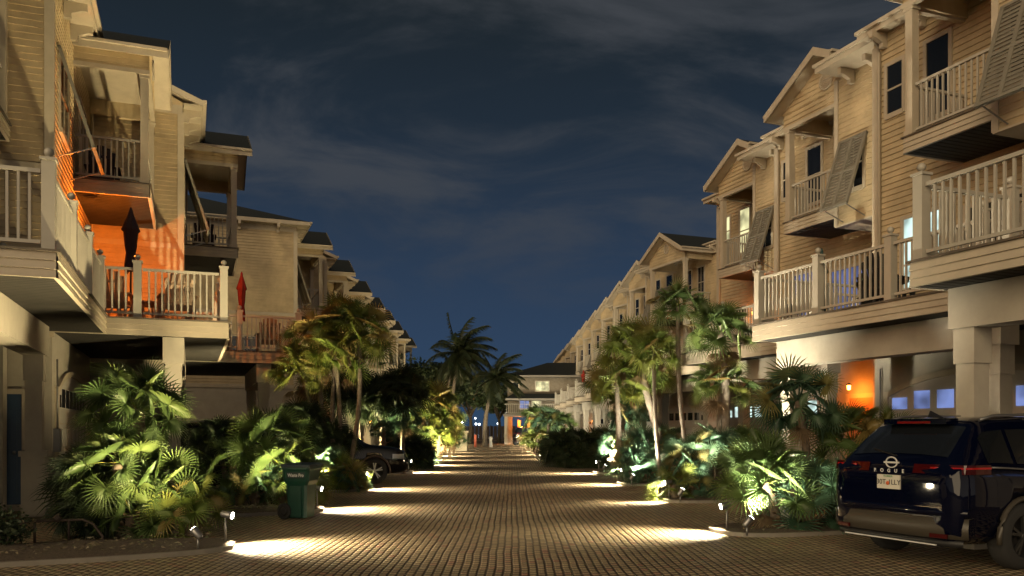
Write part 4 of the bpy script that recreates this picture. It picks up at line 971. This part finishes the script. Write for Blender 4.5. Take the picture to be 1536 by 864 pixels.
# dark fence at the shore
fe = empty('shore_fence', px(735, 112), 0, label='long dark fence along the shore at the very end of the street', cat='fence')
m = MB()
for k in range(60): m.box(-15 + k * .5, 0, 0, -15 + k * .5 + .44, .06, 1.9)
m.build('board_panel', pmat('fence_dark', (.03, .022, .02), .8, noise=.2), fe)
for k in range(7): m = MB(); m.box(-15 + k * 5, -.14, 0, -14.84 + k * 5, -.002, 2.0); m.build('fence_post', BARKD, fe)
# harbour lights far beyond
for i, (x, z, Y) in enumerate([(714, 2.6, 240), (719, 2.5, 240), (747, 2.7, 240), (706, 2.4, 240), (713, 5., 300)]):
    q = empty('harbour_lamp', px(x, Y), 0, label='distant white shore light over the dark fence', cat='lamp', group='distant shore lights')
    m = MB(); m.tube([(0, 0, -.2), (0, 0, z)], [.08, .06], 6); m.build('pole', METAL, q); m = MB(); m.ball((0, 0, z + .3), .35); m.build('globe', lampmat('shore_lens', (.8, .9, 1), 3) if i == 0 else MATS['shore_lens'], q)

# ---------------------------------------------------------------- deck furniture
def chair(loc, rz, mat, label):
    o = empty('deck_chair', loc, rz, label=label, cat='chair', group='slatted deck chairs')
    s = MB()
    for k in range(6): s.bar((-.27, -.02 + k * .085 - .2, .36 - k * .018 + .0), (.27, -.02 + k * .085 - .2, .36 - k * .018), .075, .02)
    s.build('seat', mat, o)
    b_ = MB()
    for k in range(6):
        x = -.24 + k * .096; top = 1.02 - abs(k - 2.5) ** 2 * .022; b_.bar((x * .85, .24, .26), (x * 1.1, .24 + (top - .26) * .38, top), .082, .02, up=(0, 1, 0))
    b_.bar((-.26, .30, .42), (.26, .30, .42), .03, .06); b_.bar((-.27, .44, .78), (.27, .44, .78), .03, .06); b_.build('backrest', mat, o)
    for sx in (-1, 1):
        a = MB(); a.bar((sx * .33, -.28, .56), (sx * .33, .42, .56), .11, .025); a.build('armrest', mat, o)
        l_ = MB(); l_.bar((sx * .30, -.25, 0), (sx * .30, -.25, .55), .04, .09); l_.build('leg', mat, o)
        l_ = MB(); l_.bar((sx * .30, .42, 0), (sx * .30, .30, .55), .04, .09); l_.build('leg', mat, o)
    return o
def umbrella(loc, mat, label, h=2.45, w=.17):
    o = empty('folded_umbrella', loc, 0, label=label, cat='umbrella', group='folded patio umbrellas')
    p = MB(); p.tube([(0, 0, 0), (0, 0, h)], [.022, .022], 8); p.build('pole', BLACK, o)
    b_ = MB(); b_.tube([(0, 0, 0), (0, 0, .05), (0, 0, .08)], [.24, .22, .05], 16); b_.build('base', BLACK, o)
    c = MB(); rows = []; n_ = 24
    for z, r, f in ((h - 1.35, w * .62, .45), (h - 1.2, w * .70, .4), (h - .95, w * .52, .5), (h - .80, w * .66, .45), (h - .50, w * .80, .5), (h - .44, w * 1.0, .7), (h - .42, w * 1.02, .7), (h - .25, w * .62, .8), (h - .08, w * .28, .9), (h + .0, .03, 1.), (h + .05, .008, 1.)):
        rows.append([((r * (1 if k % 3 == 0 else (f if k % 3 == 1 else f * 1.1))) * cos(k * 2 * pi / n_ + z * .25), (r * (1 if k % 3 == 0 else f)) * sin(k * 2 * pi / n_ + z * .25), z + (-.07 if k % 3 == 0 and z < h - 1.3 else (-.03 if k % 3 == 0 and abs(z - h + .44) < .05 else 0))) for k in range(n_)])
    c.grid(rows, 0, True, True); c.build('canopy', mat, o)
    return o
def table(loc, mat, label, r=.5, h=.7):
    o = empty('patio_table', loc, U(0, 1), label=label, cat='table', group='patio tables')
    t = MB(); t.tube([(0, 0, h - .03), (0, 0, h)], [r, r], 24, sm=False); t.build('table_top', mat, o)
    for k in range(4):
        a = k * pi / 2; l_ = MB(); l_.bar((cos(a) * r * .75, sin(a) * r * .75, 0), (cos(a) * r * .65, sin(a) * r * .65, h - .03), .04, .04); l_.build('leg', mat, o)
Z = 3.75
RZ = TH
chair(local(0, 1.0, 1.0, Z), RZ + pi * .95, WOODF, 'slatted deck chair left of centre under the orange lamp, before the dark umbrella'.replace('left of centre ', ''))
chair(local(0, 2.2, .85, Z), RZ + pi * 1.05, WOODF, 'broad slatted deck chair at the street corner of the orange lit deck')
chair(local(0, .55, 3.0, Z), RZ - 1.2, WOODF, 'slatted deck chair against the wall of the orange lit deck')
table(local(0, 1.6, 1.9, Z), WOODF, 'round patio table beside the dark folded umbrella', .45, .55)
umbrella(local(0, 1.25, 2.0, Z), FABK, 'dark folded umbrella on the orange lit deck', 2.6, .19)
umbrella(local(1, 1.6, 1.1, Z), FABR, 'red folded umbrella against the tall beige end wall', 2.35, .15)
chair(local(1, 2.35, 1.0, Z), RZ + pi * 1.0, WOODF, 'slatted deck chair next to the red folded umbrella')
chair(local(1, .9, 2.2, Z), RZ + pi * .7, WOODF, 'slatted deck chair near the wall of the deck with the red umbrella')
chair(local(-1, 1.5, 4.2, Z), RZ + 1.0, WHITEF, 'pale chair on the nearest deck of the bin side')
chair(local(-1, .8, 3.0, Z), RZ + 2.0, WHITEF, 'second pale chair on the nearest bin side deck, by the wall')
chair(local(0, .5, 4.4, 7.24), RZ + pi, FABK, 'dark chair on the upper balcony over the orange lamp')
chair(local(1, .6, 4.4, 7.24), RZ + pi, FABK, 'dark chair on the upper balcony above the red umbrella')
table(local(0, 1.8, 2.0, Z, 'R'), BLACK, 'dark patio table on the deck above the lit garage windows', .5)
for (x, y, lab) in ((2.4, 2.8, 'dark patio chair at the rail behind the nearest SUV side deck'), (1.1, 1.4, 'dark patio chair by the white lit window')):
    chair(local(0, x, y, Z, 'R'), RZ + U(0, 3), BLACK, lab)
chair(local(1, 1.9, 1.6, Z, 'R'), RZ + .5, BLACK, 'dark patio chair on the deck with bluish glass doors'); chair(local(1, 2.0, 3.4, Z, 'R'), RZ + 2, BLACK, 'second dark patio chair on the deck with bluish glass doors, nearer its wall')
umbrella(local(0, 2.3, .9, Z, 'R'), pmat('green_canvas', (.02, .05, .045), .8), 'dark green folded umbrella on the deck above the orange entrance', 1.5, .13)
umbrella(local(7, 2.4, 1.0, Z, 'R'), FABR, 'tiny red folded umbrella on a far deck of the SUV side', 2.3, .2)
# hanging lantern on the SUV side third deck
q = empty('hanging_lantern', local(2, 2.9, 1.15, 6.5, 'R'), 0, label='small striped lantern hanging over the palm-screened deck', cat='lantern')
m = MB(); m.tube([(0, 0, 0), (0, 0, -.30)], [.006, .006], 5); m.bar((-.12, 0, -.62), (0, 0, -.30), .012, .012); m.bar((.12, 0, -.62), (0, 0, -.30), .012, .012); m.build('chain', BLACK, q)
m = MB(); m.tube([(0, 0, -.95), (0, 0, -.90), (0, 0, -.70), (0, 0, -.62)], [.08, .12, .12, .06], 10); m.build('body', pmat('lantern_red', (.35, .06, .04), .5), q)
m = MB(); m.tube([(0, 0, -.86), (0, 0, -.79)], [.124, .124], 10); m.build('band', WHITEF, q)
q.location = local(2, 2.9, 1.15, 6.45, 'R')
# orange porch lamps (real fixtures with their light)
def porchlamp(loc, label, watt, col=(1., .22, .02)):
    o = empty('porch_lamp', loc, 0, label=label, cat='lamp', group='orange porch lamps')
    m = MB(); m.tube([(0, 0, .06), (0, 0, .09), (0, 0, .12)], [.07, .06, .02], 8); m.build('cap', BLACK, o)
    m = MB(); m.tube([(0, 0, -.06), (0, 0, .058)], [.045, .055], 8); m.build('glass', LENSO, o)
    point(Vector(loc) + Vector((0, 0, -.12)), watt, col, .06)
porchlamp(local(0, .3, 3.3, 6.0), 'orange lamp under the balcony over the deck with the dark umbrella', 420)
porchlamp(local(2, .3, 2.6, 5.7, 'R'), 'orange lamp under the balcony of the townhouse with yellow lit windows', 60)
porchlamp(local(1, .45, 3.55, 2.65, 'R'), 'orange lamp over the entrance behind the spiky palms', 40)
porchlamp(local(1, .3, .55, 4.6, 'R'), 'orange lamp beside the bluish glass doors', 10)
porchlamp(local(3, .4, 2.5, 5.6), 'orange lamp glowing through the tall palms of the bin side', 6)
porchlamp(px(556, 40, 1.9), 'orange lamp at the carport past the black car', 60)
porchlamp(local(7, .4, 2.5, 5.6, 'R'), 'orange lamp on a far deck of the SUV side', 40)
porchlamp(local(14, .4, 2.5, 5.6, 'R'), 'orange lamp on the last deck of the SUV side', 80)

# ---------------------------------------------------------------- sky, added fill light, camera
w = bpy.data.worlds.new('World'); scene.world = w; w.use_nodes = True; n = w.node_tree.nodes; l = w.node_tree.links
bg = n['Background']; tc = n.new('ShaderNodeTexCoord'); sp = n.new('ShaderNodeSeparateXYZ'); l.new(tc.outputs['Generated'], sp.inputs[0])
cr = n.new('ShaderNodeValToRGB'); e = cr.color_ramp.elements
e[0].position = 0; e[0].color = (.024, .052, .098, 1); e[1].position = 1; e[1].color = (.008, .012, .016, 1)
for p, c in ((.10, (.023, .045, .088)), (.22, (.019, .034, .062)), (.34, (.013, .022, .035)), (.47, (.010, .015, .019))): x = e.new(p); x.color = (*c, 1)
l.new(sp.outputs[2], cr.inputs[0])
ma = n.new('ShaderNodeMath'); ma.operation = 'ADD'; ma.inputs[1].default_value = .22; l.new(sp.outputs[2], ma.inputs[0])
dv = n.new('ShaderNodeVectorMath'); dv.operation = 'DIVIDE'; cb = n.new('ShaderNodeCombineXYZ')
for k in range(3): l.new(ma.outputs[0], cb.inputs[k])
l.new(tc.outputs['Generated'], dv.inputs[0]); l.new(cb.outputs[0], dv.inputs[1])
mp = n.new('ShaderNodeMapping'); mp.inputs['Location'].default_value = (3.3, 1.2, 0); mp.inputs['Rotation'].default_value = (0, 0, -.35); mp.inputs['Scale'].default_value = (.9, 1.35, 1); l.new(dv.outputs[0], mp.inputs['Vector'])
nz = n.new('ShaderNodeTexNoise'); nz.inputs['Scale'].default_value = 1.8; nz.inputs['Detail'].default_value = 9; nz.inputs['Roughness'].default_value = .58; nz.inputs['Distortion'].default_value = .7; l.new(mp.outputs[0], nz.inputs['Vector'])
mr = n.new('ShaderNodeMapRange'); mr.interpolation_type = 'SMOOTHSTEP'; mr.inputs[1].default_value = .38; mr.inputs[2].default_value = .66; l.new(nz.outputs['Fac'], mr.inputs[0])
fd = n.new('ShaderNodeMapRange'); fd.inputs[1].default_value = .12; fd.inputs[2].default_value = .33; fd.inputs[3].default_value = 0; fd.inputs[4].default_value = .9; l.new(sp.outputs[2], fd.inputs[0])
mm = n.new('ShaderNodeMath'); mm.operation = 'MULTIPLY'; l.new(mr.outputs[0], mm.inputs[0]); l.new(fd.outputs[0], mm.inputs[1])
mx = n.new('ShaderNodeMix'); mx.data_type = 'RGBA'; l.new(mm.outputs[0], mx.inputs['Factor']); l.new(cr.outputs[0], mx.inputs['A']); mx.inputs['B'].default_value = (.050, .055, .064, 1)
# warm fill added to the low sky behind the viewpoint, brightens porches and recesses
g1 = n.new('ShaderNodeMapRange'); g1.interpolation_type = 'SMOOTHSTEP'; g1.inputs[1].default_value = .25; g1.inputs[2].default_value = -.9; l.new(sp.outputs[1], g1.inputs[0])
g2 = n.new('ShaderNodeMapRange'); g2.interpolation_type = 'SMOOTHSTEP'; g2.inputs[1].default_value = .85; g2.inputs[2].default_value = .0; l.new(sp.outputs[2], g2.inputs[0])
g3 = n.new('ShaderNodeMath'); g3.operation = 'MULTIPLY'; l.new(g1.outputs[0], g3.inputs[0]); l.new(g2.outputs[0], g3.inputs[1])
ga_ = n.new('ShaderNodeMix'); ga_.data_type = 'RGBA'; ga_.blend_type = 'ADD'; l.new(g3.outputs[0], ga_.inputs['Factor']); l.new(mx.outputs['Result'], ga_.inputs['A']); ga_.inputs['B'].default_value = (.42, .33, .21, 1)
l.new(ga_.outputs['Result'], bg.inputs['Color']); bg.inputs['Strength'].default_value = .92
sun = bpy.data.lights.new('warm_fill_sun', 'SUN'); sun.energy = 1.6; sun.angle = R(50); sun.color = (1., .76, .46)  # broad warm fill added to brighten the facades, no actual source
so = bpy.data.objects.new('warm_fill_sun', sun); COL.objects.link(so)
al = R(33); el = R(19); so.rotation_euler = Vector((sin(al) * cos(el), cos(al) * cos(el), -sin(el))).to_track_quat('-Z', 'Y').to_euler()

cam = bpy.data.cameras.new('camera'); cam.sensor_width = 36; cam.lens = 36 * 1250 / 1536; cam.shift_y = (643 - 432) / 1536; cam.clip_end = 3000; cam.clip_start = .05
cob = bpy.data.objects.new('camera', cam); COL.objects.link(cob); cob.location = (0, 0, 1.55); cob.rotation_euler = (pi / 2, 0, 0); scene.camera = cob
vs = scene.view_settings; vs.view_transform = 'Standard'; vs.look = 'None'; vs.exposure = .38; vs.gamma = 1; vs.use_curve_mapping = False
cy = scene.cycles; cy.use_denoising = True; cy.denoising_prefilter = 'ACCURATE'; cy.denoiser = 'OPENIMAGEDENOISE'; cy.max_bounces = 5; cy.diffuse_bounces = 4; cy.glossy_bounces = 3; cy.transmission_bounces = 2; cy.sample_clamp_indirect = 4; cy.sample_clamp_direct = 0; cy.use_light_tree = True
cy.caustics_reflective = False; cy.caustics_refractive = False
